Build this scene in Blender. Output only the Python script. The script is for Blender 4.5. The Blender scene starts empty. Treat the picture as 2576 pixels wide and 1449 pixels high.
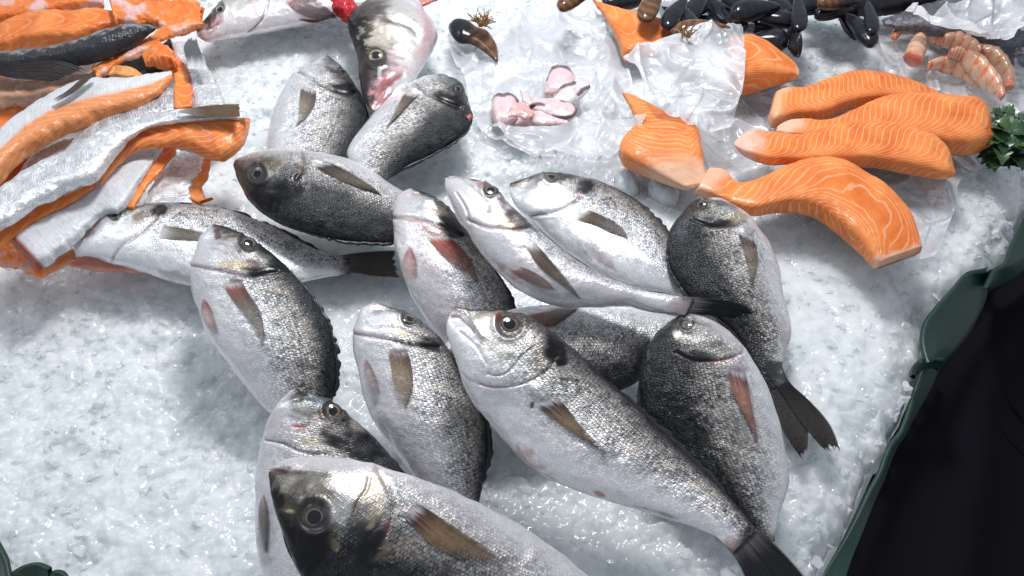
import bpy, math, random
import numpy as np
from mathutils import Vector
from mathutils.bvhtree import BVHTree

# ------------------------------------------------------------------ camera, world, lamps, exposure
SC = bpy.context.scene
CAM_H, PITCH, FPX, PW, PH = 0.50, 50.0, 2370.0, 2576.0, 1449.0
cd = bpy.data.cameras.new('camera'); cam = bpy.data.objects.new('camera', cd)
SC.collection.objects.link(cam); SC.camera = cam
cam.location = (0, 0, CAM_H); cam.rotation_euler = (math.radians(90 - PITCH), 0, 0)
cd.sensor_width = 36; cd.lens = 36 * FPX / PW; cd.clip_start = 0.01; cd.clip_end = 50
wd = bpy.data.worlds.new('World'); SC.world = wd; wd.use_nodes = True
wd.node_tree.nodes['Background'].inputs[0].default_value = (0.84, 0.90, 1.0, 1)
wd.node_tree.nodes['Background'].inputs[1].default_value = 0.46
def area(name, loc, tgt, size, power, col):
    l = bpy.data.lights.new(name, 'AREA'); l.shape = 'DISK'; l.size = size; l.energy = power; l.color = col
    o = bpy.data.objects.new(name, l); SC.collection.objects.link(o); o.location = loc
    o.rotation_euler = (Vector(tgt) - Vector(loc)).to_track_quat('-Z', 'Y').to_euler(); return o
area('stall_lamp', (0.03, 0.84, 0.74), (-0.02, 0.50, 0), 0.20, 6.7, (0.97, 0.98, 1.0))
area('stall_lamp', (-0.75, 0.95, 1.0), (0, 0.45, 0), 0.4, 1.9, (0.90, 0.95, 1.0))
SC.view_settings.view_transform = 'Standard'; SC.view_settings.look = 'None'
SC.view_settings.exposure = 0.0; SC.view_settings.gamma = 1.0; SC.view_settings.use_curve_mapping = False

# ------------------------------------------------------------------ geometry helpers
cp, sp_ = math.cos(math.radians(PITCH)), math.sin(math.radians(PITCH))
FW = np.array([0, cp, -sp_]); UP = np.array([0, sp_, cp]); CAM = np.array([0, 0, CAM_H])
def rays(p):
    p = np.asarray(p, float)
    d = np.empty(p.shape[:-1] + (3,))
    d[:] = FW
    d[..., 0] += (p[..., 0] - PW / 2) / FPX
    d += ((PH / 2 - p[..., 1]) / FPX)[..., None] * UP
    return d
def onz(p, z):                                   # photo position -> point of the bench at height z
    d = rays(p); t = (np.asarray(z) - CAM_H) / d[..., 2]
    return CAM + d * t[..., None]
def proj(X):
    v = X - CAM; w = v @ FW
    return np.stack([PW / 2 + v[..., 0] / w * FPX, PH / 2 - (v @ UP) / w * FPX], -1)
class Tile:
    def __init__(s, ox, oy, k): s.ox, s.oy, s.k = ox, oy, k
    def __call__(s, x, y): return (s.ox + x / s.k, s.oy + y / s.k)
    def L(s, *pts): return [s(*q) for q in pts]
    def pairs(s, *rows): return [(r[0], s(r[1], r[2]), s(r[3], r[4])) for r in rows]
A = Tile(0, 0, 3); B = Tile(0, 483, 3); C = Tile(429.3, 966, 3); D = Tile(858.7, 0, 3); E = Tile(858.7, 483, 3)
F = Tile(1288, 966, 3); G = Tile(1717.3, 0, 3); H = Tile(1502.7, 483, 3)
R2 = Tile(469.6, 0, 3.0858); R3 = Tile(1073.3, 0, 2.7004); R5 = Tile(536.7, 335.4, 2.701)
R6 = Tile(1073.3, 402.5, 2.400); R8 = Tile(1811.2, 603.8, 1.7143); Z1 = Tile(0, 0, 1)

_rs = np.random.RandomState(7); _tab = _rs.rand(64, 64, 64)
def vnoise(p):
    i = np.floor(p).astype(int); f = p - i; f = f * f * (3 - 2 * f); i &= 63; j = (i + 1) & 63
    x0, y0, z0 = i[..., 0], i[..., 1], i[..., 2]; x1, y1, z1 = j[..., 0], j[..., 1], j[..., 2]
    fx, fy, fz = f[..., 0], f[..., 1], f[..., 2]
    a = _tab[x0, y0, z0] * (1 - fx) + _tab[x1, y0, z0] * fx; b = _tab[x0, y1, z0] * (1 - fx) + _tab[x1, y1, z0] * fx
    c = _tab[x0, y0, z1] * (1 - fx) + _tab[x1, y0, z1] * fx; d = _tab[x0, y1, z1] * (1 - fx) + _tab[x1, y1, z1] * fx
    return (a * (1 - fy) + b * fy) * (1 - fz) + (c * (1 - fy) + d * fy) * fz
def fbm(p, o=4):
    s, a, t = 0, 1.0, 0
    for k in range(o): s = s + a * vnoise(p * 2 ** k + 17.3 * k); t += a; a *= .55
    return s / t
def sstep(a, b, x):
    t = np.clip((x - a) / (b - a), 0, 1); return t * t * (3 - 2 * t)
def mix(a, b, m): return a * (1 - m[..., None]) + np.asarray(b) * m[..., None]
def interp(xs, ys, x):                            # smooth (monotone-ish Hermite) interpolation
    xs = np.asarray(xs, float); ys = np.asarray(ys, float)
    if ys.ndim == 1: ys = ys[:, None]; sq = True
    else: sq = False
    h = np.diff(xs)[:, None]; dl = np.diff(ys, axis=0) / h
    m = np.empty_like(ys); m[0] = dl[0]; m[-1] = dl[-1]
    if len(xs) > 2: m[1:-1] = (dl[:-1] * h[1:] + dl[1:] * h[:-1]) / (h[1:] + h[:-1])
    k = np.clip(np.searchsorted(xs, x, 'right') - 1, 0, len(xs) - 2)
    hh = h[k]; t = ((x - xs[k])[:, None]) / hh
    r = (2*t**3-3*t**2+1)*ys[k] + (t**3-2*t**2+t)*hh*m[k] + (-2*t**3+3*t**2)*ys[k+1] + (t**3-t**2)*hh*m[k+1]
    return r[:, 0] if sq else r
def poly(pts, n):                                 # n points along a smoothed polyline
    pts = np.asarray(pts, float)
    if len(pts) == 1: return np.repeat(pts, n, 0)
    l = np.r_[0, np.cumsum(np.linalg.norm(np.diff(pts, axis=0), axis=1) + 1e-6)]; l /= l[-1]
    return interp(l, pts, np.linspace(0, 1, n))
def dline(p, pts):
    pts = poly(pts, 24); best = np.full(p.shape[:-1], 1e9)
    for a, b in zip(pts[:-1], pts[1:]):
        ab = b - a; t = np.clip(((p - a) @ ab) / (ab @ ab + 1e-9), 0, 1)
        best = np.minimum(best, np.linalg.norm(p - a - t[..., None] * ab, axis=-1))
    return best

def mkmesh(name, V, Fc, col=None, uv=None, at=None, smooth=True, mat=None, parent=None):
    me = bpy.data.meshes.new(name); V = np.asarray(V, np.float32).reshape(-1, 3); Fc = np.asarray(Fc, np.int32)
    k = Fc.shape[1]; me.vertices.add(len(V)); me.vertices.foreach_set('co', V.ravel())
    me.loops.add(Fc.size); me.loops.foreach_set('vertex_index', Fc.ravel())
    me.polygons.add(len(Fc)); me.polygons.foreach_set('loop_start', np.arange(0, Fc.size, k, dtype=np.int32))
    me.polygons.foreach_set('loop_total', np.full(len(Fc), k, np.int32))
    me.update(calc_edges=True); me.validate()
    me.polygons.foreach_set('use_smooth', np.full(len(me.polygons), smooth))
    if col is not None:
        a = me.attributes.new('Col', 'FLOAT_COLOR', 'POINT'); c = np.ones((len(V), 4), np.float32)
        c[:, :3] = np.clip(np.asarray(col).reshape(-1, 3), 0, 1); a.data.foreach_set('color', c.ravel())
    if uv is not None:
        a = me.attributes.new('duv', 'FLOAT_VECTOR', 'POINT'); c = np.zeros((len(V), 3), np.float32)
        c[:, :2] = np.asarray(uv).reshape(-1, 2); a.data.foreach_set('vector', c.ravel())
    for n, v in (at or {}).items():
        a = me.attributes.new(n, 'FLOAT', 'POINT'); a.data.foreach_set('value', np.asarray(v, np.float32).ravel())
    if mat: me.materials.append(mat)
    o = bpy.data.objects.new(name, me); SC.collection.objects.link(o)
    if parent: o.parent = parent; o.matrix_parent_inverse = parent.matrix_world.inverted() if False else o.matrix_parent_inverse
    return o
def gridfaces(n, m, wrap=False):
    i = np.arange(n - 1)[:, None]; j = np.arange(m if wrap else m - 1)[None, :]; j2 = (j + 1) % m
    return np.stack([i*m+j, i*m+j2, (i+1)*m+j2, (i+1)*m+j], -1).reshape(-1, 4)
def tag(o, label=None, cat=None, group=None, kind=None):
    for k, v in (('label', label), ('category', cat), ('group', group), ('kind', kind)):
        if v: o[k] = v
    return o
def root(name, label, cat, group=None):
    o = bpy.data.objects.new(name, None); SC.collection.objects.link(o); o.empty_display_size = .01
    return tag(o, label, cat, group)
def settle(r):                                    # move the empty to the base of its parts
    P = []
    for c in r.children:
        v = np.empty(len(c.data.vertices) * 3, np.float32); c.data.vertices.foreach_get('co', v); P.append(v.reshape(-1, 3))
    P = np.concatenate(P); b = Vector(((P[:, 0].min()+P[:, 0].max())/2, (P[:, 1].min()+P[:, 1].max())/2, P[:, 2].min()))
    r.location = b
    for c in r.children:
        c.location = -b

# ------------------------------------------------------------------ materials
def newmat(name):
    m = bpy.data.materials.new(name); m.use_nodes = True; n = m.node_tree.nodes; l = m.node_tree.links
    return m, n, l, n['Principled BSDF']
def N(n, t, **k):
    x = n.new(t)
    for a, b in k.items():
        if a.startswith('i_'): x.inputs[a[2:].replace('_', ' ')].default_value = b
        else: setattr(x, a, b)
    return x
def attr(n, name): return N(n, 'ShaderNodeAttribute', attribute_name=name)
def math_(n, l, op, a, b=None, c=None, clamp=False):
    x = N(n, 'ShaderNodeMath', operation=op, use_clamp=clamp)
    for i, v in enumerate((a, b, c)):
        if v is None: continue
        if isinstance(v, (int, float)): x.inputs[i].default_value = v
        else: l.new(v, x.inputs[i])
    return x.outputs[0]
def vmap(n, l, src, scale, rot=0.):
    m = N(n, 'ShaderNodeMapping'); m.inputs['Rotation'].default_value = (0, 0, rot); m.inputs['Scale'].default_value = scale; l.new(src, m.inputs['Vector']); return m.outputs[0]
def ramp(n, l, src, stops):
    r = N(n, 'ShaderNodeValToRGB'); e = r.color_ramp.elements
    while len(e) < len(stops): e.new(0.5)
    for k, (p, c) in enumerate(stops):
        e[k].position = p; e[k].color = (c, c, c, 1) if isinstance(c, (int, float)) else (*c, 1)
    l.new(src, r.inputs[0]); return r.outputs[0]
def mixc(n, l, mode, fac, a, b):
    x = N(n, 'ShaderNodeMix', data_type='RGBA', blend_type=mode)
    for s, v in ((x.inputs[0], fac), (x.inputs[6], a), (x.inputs[7], b)):
        if isinstance(v, (int, float)): s.default_value = v
        elif isinstance(v, tuple): s.default_value = (*v, 1)
        else: l.new(v, s)
    return x.outputs[2]

def fish_mat():
    m, n, l, b = newmat('silver_fish_skin')
    uv = attr(n, 'duv').outputs['Vector']; col = attr(n, 'Col').outputs['Color']; sc = attr(n, 'sc').outputs['Fac']
    wz = N(n, 'ShaderNodeTexNoise', i_Scale=60.0, i_Detail=2.0); l.new(uv, wz.inputs['Vector'])
    wm = N(n, 'ShaderNodeVectorMath', operation='MULTIPLY_ADD'); l.new(wz.outputs['Color'], wm.inputs[0]); wm.inputs[1].default_value = (.006, .006, 0); l.new(uv, wm.inputs[2])
    v = N(n, 'ShaderNodeTexBrick', i_Scale=1.0); v.offset = .5; l.new(vmap(n, l, wm.outputs[0], (480, 480, 1)), v.inputs['Vector'])
    v.inputs['Color1'].default_value = (.15, .15, .15, 1); v.inputs['Color2'].default_value = (1, 1, 1, 1); v.inputs['Mortar'].default_value = (0, 0, 0, 1)
    v.inputs['Mortar Size'].default_value = .17; v.inputs['Mortar Smooth'].default_value = .9; v.inputs['Brick Width'].default_value = .95; v.inputs['Row Height'].default_value = 1.15
    n1 = N(n, 'ShaderNodeTexNoise', i_Scale=1.0, i_Detail=3.0, i_Roughness=.65); l.new(vmap(n, l, uv, (1300, 330, 1)), n1.inputs['Vector'])
    n2 = N(n, 'ShaderNodeTexNoise', i_Scale=1.0, i_Detail=4.0, i_Roughness=.6); l.new(vmap(n, l, uv, (130, 60, 1)), n2.inputs['Vector'])
    dash = ramp(n, l, n1.outputs['Fac'], [(.36, 0.0), (.66, 1.0)])
    sca = v.outputs['Color']
    sx = N(n, 'ShaderNodeSeparateXYZ'); l.new(wm.outputs[0], sx.inputs[0])
    row = math_(n, l, 'MULTIPLY_ADD', math_(n, l, 'SINE', math_(n, l, 'MULTIPLY', sx.outputs[1], 1500.0)), .5, .5)
    pat = math_(n, l, 'MULTIPLY_ADD', dash, .50, math_(n, l, 'MULTIPLY_ADD', sca, .62, math_(n, l, 'MULTIPLY', row, .0)))
    big = ramp(n, l, n2.outputs['Fac'], [(.38, -.35), (.62, .3)]) if False else n2.outputs['Fac']
    pat = math_(n, l, 'ADD', pat, math_(n, l, 'MULTIPLY_ADD', big, 1.25, -.62))
    # multiplier 1 + sc*(pat-.5)*k
    mul = math_(n, l, 'MULTIPLY_ADD', math_(n, l, 'MULTIPLY', sc, math_(n, l, 'ADD', pat, -.53)), 2.15, 1.0)
    mul = math_(n, l, 'MAXIMUM', mul, .10)
    cb = N(n, 'ShaderNodeCombineColor'); [l.new(mul, cb.inputs[i]) for i in range(3)]
    base = mixc(n, l, 'MULTIPLY', 1.0, col, cb.outputs[0])
    # brown pigment flecks between scales
    fl = math_(n, l, 'MULTIPLY', ramp(n, l, n2.outputs['Fac'], [(.45, 0.0), (.62, 1.0)]), math_(n, l, 'MULTIPLY', sc, .38))
    base = mixc(n, l, 'MULTIPLY', fl, base, (.72, .55, .40))
    l.new(base, b.inputs['Base Color'])
    b.inputs['Metallic'].default_value = .46; b.inputs['Specular IOR Level'].default_value = .22
    l.new(math_(n, l, 'MULTIPLY_ADD', n1.outputs['Fac'], .35, .13), b.inputs['Roughness'])
    b.inputs['Coat Weight'].default_value = .22; b.inputs['Coat Roughness'].default_value = .07
    bp = N(n, 'ShaderNodeBump', i_Strength=.45, i_Distance=.0009)
    n3 = N(n, 'ShaderNodeTexNoise', i_Scale=300.0, i_Detail=3.0); l.new(uv, n3.inputs['Vector'])
    hh = math_(n, l, 'ADD', math_(n, l, 'MULTIPLY', pat, math_(n, l, 'MULTIPLY_ADD', sc, 1.0, .05)), math_(n, l, 'MULTIPLY', n3.outputs['Fac'], .08))
    l.new(hh, bp.inputs['Height']); l.new(bp.outputs[0], b.inputs['Normal']); l.new(bp.outputs[0], b.inputs['Coat Normal'])
    return m
def salmon_mat():
    m, n, l, b = newmat('salmon_flesh')
    uv = attr(n, 'duv').outputs['Vector']; col = attr(n, 'Col').outputs['Color']; sc = attr(n, 'sc').outputs['Fac']
    ph = attr(n, 'ph').outputs['Fac']; fat = attr(n, 'fat').outputs['Fac']
    w1 = N(n, 'ShaderNodeTexNoise', i_Scale=45.0, i_Detail=3.0); l.new(uv, w1.inputs['Vector'])
    p = math_(n, l, 'ADD', ph, math_(n, l, 'MULTIPLY_ADD', w1.outputs['Fac'], .8, -.40))
    s = math_(n, l, 'ABSOLUTE', math_(n, l, 'SUBTRACT', math_(n, l, 'FRACT', p), .5))      # 0 at line
    w2 = N(n, 'ShaderNodeTexNoise', i_Scale=120.0, i_Detail=2.0); l.new(uv, w2.inputs['Vector'])
    wd_ = math_(n, l, 'MULTIPLY_ADD', w2.outputs['Fac'], .26, .0)
    ln = math_(n, l, 'SUBTRACT', 1.0, math_(n, l, 'DIVIDE', s, wd_), clamp=True)
    ln = math_(n, l, 'MULTIPLY', math_(n, l, 'MULTIPLY', ln, 1.6, clamp=True), fat)
    base = mixc(n, l, 'MIX', math_(n, l, 'MULTIPLY', ln, .50), col, (.93, .58, .34))
    n4 = N(n, 'ShaderNodeTexNoise', i_Scale=1.0, i_Detail=3.0); l.new(vmap(n, l, uv, (150, 900, 1)), n4.inputs['Vector'])
    base = mixc(n, l, 'MULTIPLY', .30, base, ramp(n, l, n4.outputs['Fac'], [(.3, .55), (.7, 1.0)]))
    v = N(n, 'ShaderNodeTexVoronoi', feature='F1', i_Randomness=0.35, i_Scale=1.0); l.new(vmap(n, l, uv, (380, 380, 1)), v.inputs['Vector'])
    sm = ramp(n, l, v.outputs['Distance'], [(.2, 1.0), (.7, .62)])
    base = mixc(n, l, 'MULTIPLY', math_(n, l, 'MULTIPLY', sc, .38), base, sm)
    l.new(base, b.inputs['Base Color'])
    b.inputs['Roughness'].default_value = .36; b.inputs['Specular IOR Level'].default_value = .22; b.inputs['Coat Weight'].default_value = .16; b.inputs['Coat Roughness'].default_value = .12
    b.inputs['Subsurface Weight'].default_value = .22; b.inputs['Subsurface Radius'].default_value = (1, .45, .25); b.inputs['Subsurface Scale'].default_value = .004
    bp = N(n, 'ShaderNodeBump', i_Strength=.30, i_Distance=.0009)
    n5 = N(n, 'ShaderNodeTexNoise', i_Scale=170.0, i_Detail=3.0); l.new(uv, n5.inputs['Vector'])
    h = math_(n, l, 'ADD', n5.outputs['Fac'], math_(n, l, 'MULTIPLY', math_(n, l, 'MULTIPLY', v.outputs['Distance'], sc), -1.2))
    h = math_(n, l, 'MULTIPLY_ADD', ln, .35, h)
    l.new(h, bp.inputs['Height']); l.new(bp.outputs[0], b.inputs['Normal']); l.new(bp.outputs[0], b.inputs['Coat Normal'])
    return m
def wet_mat(name, rough=.12, coat=.8, nsc=200.0, nst=.3, sss=0.0, trans=0.0, spec=.5):
    m, n, l, b = newmat(name)
    col = attr(n, 'Col').outputs['Color']; geo = N(n, 'ShaderNodeNewGeometry').outputs['Position']
    b.inputs['Specular IOR Level'].default_value = spec
    z = N(n, 'ShaderNodeTexNoise', i_Scale=nsc, i_Detail=4.0); l.new(geo, z.inputs['Vector'])
    l.new(mixc(n, l, 'MULTIPLY', .35, col, ramp(n, l, z.outputs['Fac'], [(.3, .5), (.65, 1.0)])), b.inputs['Base Color'])
    b.inputs['Roughness'].default_value = rough; b.inputs['Coat Weight'].default_value = coat; b.inputs['Coat Roughness'].default_value = .06
    if sss: b.inputs['Subsurface Weight'].default_value = sss; b.inputs['Subsurface Scale'].default_value = .004
    bp = N(n, 'ShaderNodeBump', i_Strength=nst, i_Distance=.0012); l.new(z.outputs['Fac'], bp.inputs['Height']); l.new(bp.outputs[0], b.inputs['Normal'])
    if trans:
        t = N(n, 'ShaderNodeBsdfTransparent'); mx = N(n, 'ShaderNodeMixShader'); l.new(attr(n, 'see').outputs['Fac'], mx.inputs[0])
        out = n['Material Output']; l.new(b.outputs[0], mx.inputs[1]); l.new(t.outputs[0], mx.inputs[2]); l.new(mx.outputs[0], out.inputs[0])
    return m
def ice_mat(name, sss=True, trans=0.0):
    m, n, l, b = newmat(name)
    geo = N(n, 'ShaderNodeNewGeometry').outputs['Position']
    z = N(n, 'ShaderNodeTexNoise', i_Scale=55.0, i_Detail=6.0, i_Roughness=.65); l.new(geo, z.inputs['Vector'])
    v = N(n, 'ShaderNodeTexVoronoi', feature='F1', i_Scale=150.0); l.new(geo, v.inputs['Vector'])
    base = ramp(n, l, z.outputs['Fac'], [(.36, (.70, .74, .755)), (.50, (.80, .835, .85)), (.64, (.86, .885, .90))])
    cell = ramp(n, l, v.outputs['Color'], [(.1, (.86, .88, .88)), (.6, (1, 1, 1))])
    l.new(mixc(n, l, 'MULTIPLY', .8, base, cell), b.inputs['Base Color'])
    b.inputs['Roughness'].default_value = .16; b.inputs['IOR'].default_value = 1.31
    b.inputs['Coat Weight'].default_value = .3; b.inputs['Coat Roughness'].default_value = .05
    if sss:
        b.inputs['Subsurface Weight'].default_value = .9; b.inputs['Subsurface Radius'].default_value = (.9, 1, 1.02); b.inputs['Subsurface Scale'].default_value = .028
    if trans:
        t = N(n, 'ShaderNodeBsdfTransparent'); mx = N(n, 'ShaderNodeMixShader'); mx.inputs[0].default_value = trans
        l.new(b.outputs[0], mx.inputs[1]); l.new(t.outputs[0], mx.inputs[2]); l.new(mx.outputs[0], n['Material Output'].inputs[0])
    n2 = N(n, 'ShaderNodeTexNoise', i_Scale=420.0, i_Detail=3.0); l.new(geo, n2.inputs['Vector'])
    bp = N(n, 'ShaderNodeBump', i_Strength=.24, i_Distance=.0010)
    h = math_(n, l, 'ADD', n2.outputs['Fac'], math_(n, l, 'MULTIPLY', v.outputs['Distance'], .9))
    l.new(h, bp.inputs['Height']); l.new(bp.outputs[0], b.inputs['Normal'])
    return m
def film_mat(name, milk=.30, tint=(.95, .96, 1.0), gl=.35):
    m, n, l, b = newmat(name)
    geo = N(n, 'ShaderNodeNewGeometry').outputs['Position']
    z = N(n, 'ShaderNodeTexNoise', i_Scale=38.0, i_Detail=4.0, i_Distortion=1.2); l.new(geo, z.inputs['Vector'])
    v = N(n, 'ShaderNodeTexVoronoi', feature='DISTANCE_TO_EDGE', i_Scale=34.0); l.new(geo, v.inputs['Vector'])
    bp = N(n, 'ShaderNodeBump', i_Strength=.6, i_Distance=.004)
    l.new(math_(n, l, 'ADD', z.outputs['Fac'], math_(n, l, 'MULTIPLY', v.outputs['Distance'], -.5)), bp.inputs['Height'])
    b.inputs['Base Color'].default_value = (*tint, 1); b.inputs['Roughness'].default_value = .22; b.inputs['Coat Weight'].default_value = .3; b.inputs['Subsurface Weight'].default_value = 0
    l.new(bp.outputs[0], b.inputs['Normal'])
    t = N(n, 'ShaderNodeBsdfTransparent'); g = N(n, 'ShaderNodeBsdfGlossy'); g.inputs['Roughness'].default_value = .07; l.new(bp.outputs[0], g.inputs['Normal'])
    m1 = N(n, 'ShaderNodeMixShader'); rm = attr(n, 'rim').outputs['Fac']; l.new(math_(n, l, 'MULTIPLY_ADD', z.outputs['Fac'], .5, math_(n, l, 'MULTIPLY_ADD', rm, .24, milk - .25), clamp=True), m1.inputs[0]); l.new(t.outputs[0], m1.inputs[1]); l.new(b.outputs[0], m1.inputs[2])
    fr = N(n, 'ShaderNodeFresnel', i_IOR=1.45); l.new(bp.outputs[0], fr.inputs['Normal'])
    m2 = N(n, 'ShaderNodeMixShader'); l.new(math_(n, l, 'MULTIPLY_ADD', fr.outputs[0], gl * .9, .0, clamp=True), m2.inputs[0]); l.new(m1.outputs[0], m2.inputs[1]); l.new(g.outputs[0], m2.inputs[2])
    l.new(m2.outputs[0], n['Material Output'].inputs[0])
    return m
M_FISH = fish_mat(); M_SAL = salmon_mat()
M_EYE = wet_mat('wet_eye', .07, .5, 300, .03, spec=.3); M_FIN = wet_mat('fin_membrane', .3, .12, 500, .3, trans=.12, spec=.25)
M_SHELL = wet_mat('mussel_shell', .18, .25, 140, .35, spec=.22); M_SHRIMP = wet_mat('shrimp_flesh', .25, .6, 160, .3, sss=.4)
M_MEAT = wet_mat('pink_fish_meat', .28, .5, 160, .4, sss=.3); M_LEAF = wet_mat('parsley_leaf', .4, .2, 300, .3)
M_GREEN = wet_mat('green_plastic', .5, .1, 260, .25); M_ICE = ice_mat('crushed_ice'); M_CHIP = ice_mat('ice_chip', False, .42); M_LUMP = ice_mat('ice_lump', False)
M_FILM = film_mat('clear_plastic_film', .50); M_FILM2 = film_mat('milky_plastic_film', .46)

# ------------------------------------------------------------------ the loft every fish, fillet and shell is built with
class Body: pass
def loft(st, z, thick=.42, ns=200, nt=120, roll=0., sq=1.0, tilt=.22, under=1.0, ease=1.6, tend=.004, twist=None):
    s_ = [r[0] for r in st]; a_ = [r[1] for r in st]; b_ = [r[2] for r in st]
    u = np.linspace(0, 1, ns); u = np.where(u < .25, .25 * (u / .25) ** ease, u); s = s_[0] + u * (s_[-1] - s_[0])
    pa = interp(s_, a_, s); pb = interp(s_, b_, s)
    zz = np.full(ns, z) if np.isscalar(z) else interp([q[0] for q in z], [q[1] for q in z], s)
    CA, CB = onz(pa, zz), onz(pb, zz); Cn = (CA + CB) / 2; Wv = (CA - CB) / 2
    Tn = np.gradient(Cn, axis=0); Tn /= np.linalg.norm(Tn, axis=1)[:, None] + 1e-9
    wl = np.linalg.norm(Wv, axis=1)[:, None] + 1e-9
    n0 = np.array([0, 0, 1.0]) * (1 - tilt) - FW * tilt; n0 = n0 / np.linalg.norm(n0)
    Nn = n0[None] - (Wv / wl) * ((n0[None] * (Wv / wl)).sum(1)[:, None]); Nn /= np.linalg.norm(Nn, axis=1)[:, None]
    th = thick if not callable(thick) else thick(s)
    tt = wl[:, 0] * th
    tt = tt * np.minimum(1, (np.maximum(u, 0) / .012 + .05)) ** .5 * np.minimum(1, ((1-u) / tend + .03)) ** .5
    cpx = proj(Cn); wpx = (proj(Cn + Wv) - proj(Cn - Wv)) / 2; npx = proj(Cn + Nn * tt[:, None]) - cpx
    tp = np.gradient(cpx, axis=0); tp /= np.linalg.norm(tp, axis=1)[:, None] + 1e-9; e = np.stack([-tp[:, 1], tp[:, 0]], 1)
    ww = np.abs((wpx * e).sum(1)) + 1e-6; wn = np.abs((npx * e).sum(1))
    k = np.sqrt(np.clip(1 - (wn / ww) ** 2, .35, 1))
    k = np.convolve(np.pad(k, 6, 'edge'), np.ones(13) / 13, 'valid')
    th_ = np.linspace(0, 2 * np.pi, nt, endpoint=False)
    c, sn = np.cos(th_), np.sin(th_)
    cc = np.sign(c) * np.abs(c) ** sq; ss = np.sign(sn) * np.abs(sn) ** sq; ss = np.where(ss < 0, ss * under, ss)
    X = Cn[:, None] + Wv[:, None] * (k[:, None, None] * cc[None, :, None]) + Nn[:, None] * (tt[:, None, None] * ss[None, :, None])
    o = Body(); o.X = X; o.s = np.repeat(s[:, None], nt, 1); o.th = np.repeat(th_[None], ns, 0); o.roll = roll
    o.C, o.W, o.N, o.T, o.wl = Cn, Wv, Nn, Tn, wl[:, 0]
    L = np.r_[0, np.cumsum(np.linalg.norm(np.diff(Cn, axis=0), axis=1))]; o.L = L[-1]
    per = np.repeat(wl, nt, 1) * (o.th - np.pi / 2) * 1.1
    o.uv = np.stack([np.repeat(L[:, None], nt, 1), per], -1)
    finish(o); return o
def finish(o):
    X = o.X; du = np.gradient(X, axis=0); dv = np.roll(X, -1, 1) - np.roll(X, 1, 1)
    n = np.cross(du, dv); n /= np.linalg.norm(n, axis=-1)[..., None] + 1e-12
    mid = n.shape[1] // 4
    if (n[n.shape[0] // 2, mid] @ o.N[n.shape[0] // 2]) < 0: n = -n
    o.n = n; o.px = proj(X); o.vis = sstep(-.15, .1, -(n * ((X - CAM) / np.linalg.norm(X - CAM, axis=-1)[..., None])).sum(-1))
def displace(o, h): o.X = o.X + o.n * h[..., None]; finish(o)
def build(o, name, col, mat, parent=None, at=None):
    ns, nt = o.X.shape[:2]
    V = np.concatenate([o.X.reshape(-1, 3), o.X[0].mean(0)[None], o.X[-1].mean(0)[None]])
    Fc = gridfaces(ns, nt, True); j = np.arange(nt); j2 = (j + 1) % nt; a = ns * nt
    cap = np.stack([np.full(nt, a), j2, j, j], 1); 
    cap2 = np.stack([np.full(nt, a + 1), (ns-1)*nt + j, (ns-1)*nt + j2, (ns-1)*nt + j2], 1)
    # caps as thin quads toward the centre (three distinct corners + midpoint)
    e = lambda q, k: np.concatenate([q.reshape(ns * nt, k), q.reshape(ns, nt, k)[0].mean(0)[None], q.reshape(ns, nt, k)[-1].mean(0)[None]])
    me_at = {k: e(v, 1)[:, 0] for k, v in (at or {}).items()}
    me = mkmesh2(name, V, Fc, [[a, int(x), int(y)] for x, y in zip(j2, j)] + [[a + 1, int((ns-1)*nt + x), int((ns-1)*nt + y)] for x, y in zip(j, j2)],
                 e(col, 3), e(o.uv, 2), me_at, mat, parent)
    return me
def mkmesh2(name, V, Q, Tri, col, uv, at, mat, parent):
    me = bpy.data.meshes.new(name); V = np.asarray(V, np.float32); Q = np.asarray(Q, np.int32); T = np.asarray(Tri, np.int32).reshape(-1, 3)
    me.vertices.add(len(V)); me.vertices.foreach_set('co', V.ravel())
    me.loops.add(Q.size + T.size); me.loops.foreach_set('vertex_index', np.r_[Q.ravel(), T.ravel()])
    me.polygons.add(len(Q) + len(T))
    me.polygons.foreach_set('loop_start', np.r_[np.arange(len(Q)) * 4, Q.size + np.arange(len(T)) * 3].astype(np.int32))
    me.polygons.foreach_set('loop_total', np.r_[np.full(len(Q), 4), np.full(len(T), 3)].astype(np.int32))
    me.update(calc_edges=True); me.polygons.foreach_set('use_smooth', np.full(len(me.polygons), True))
    a = me.attributes.new('Col', 'FLOAT_COLOR', 'POINT'); c = np.ones((len(V), 4), np.float32); c[:, :3] = np.clip(col, 0, 1); a.data.foreach_set('color', c.ravel())
    a = me.attributes.new('duv', 'FLOAT_VECTOR', 'POINT'); c = np.zeros((len(V), 3), np.float32); c[:, :2] = uv; a.data.foreach_set('vector', c.ravel())
    for k, v in at.items(): a = me.attributes.new(k, 'FLOAT', 'POINT'); a.data.foreach_set('value', v.astype(np.float32))
    me.materials.append(mat); ob = bpy.data.objects.new(name, me); SC.collection.objects.link(ob); ob.parent = parent
    return ob
def bvh(o):
    ns, nt = o.X.shape[:2]; return BVHTree.FromPolygons(o.X.reshape(-1, 3).tolist(), gridfaces(ns, nt, True).tolist())
def hit(tree, p, z):
    d = rays(np.array(p)); r = tree.ray_cast(Vector(CAM), Vector(d).normalized()) if tree else (None,) * 4
    if r[0] is not None: return np.array(r[0]), np.array(r[1])
    return onz(np.array(p), z), np.array([0, 0, 1.0])

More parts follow.
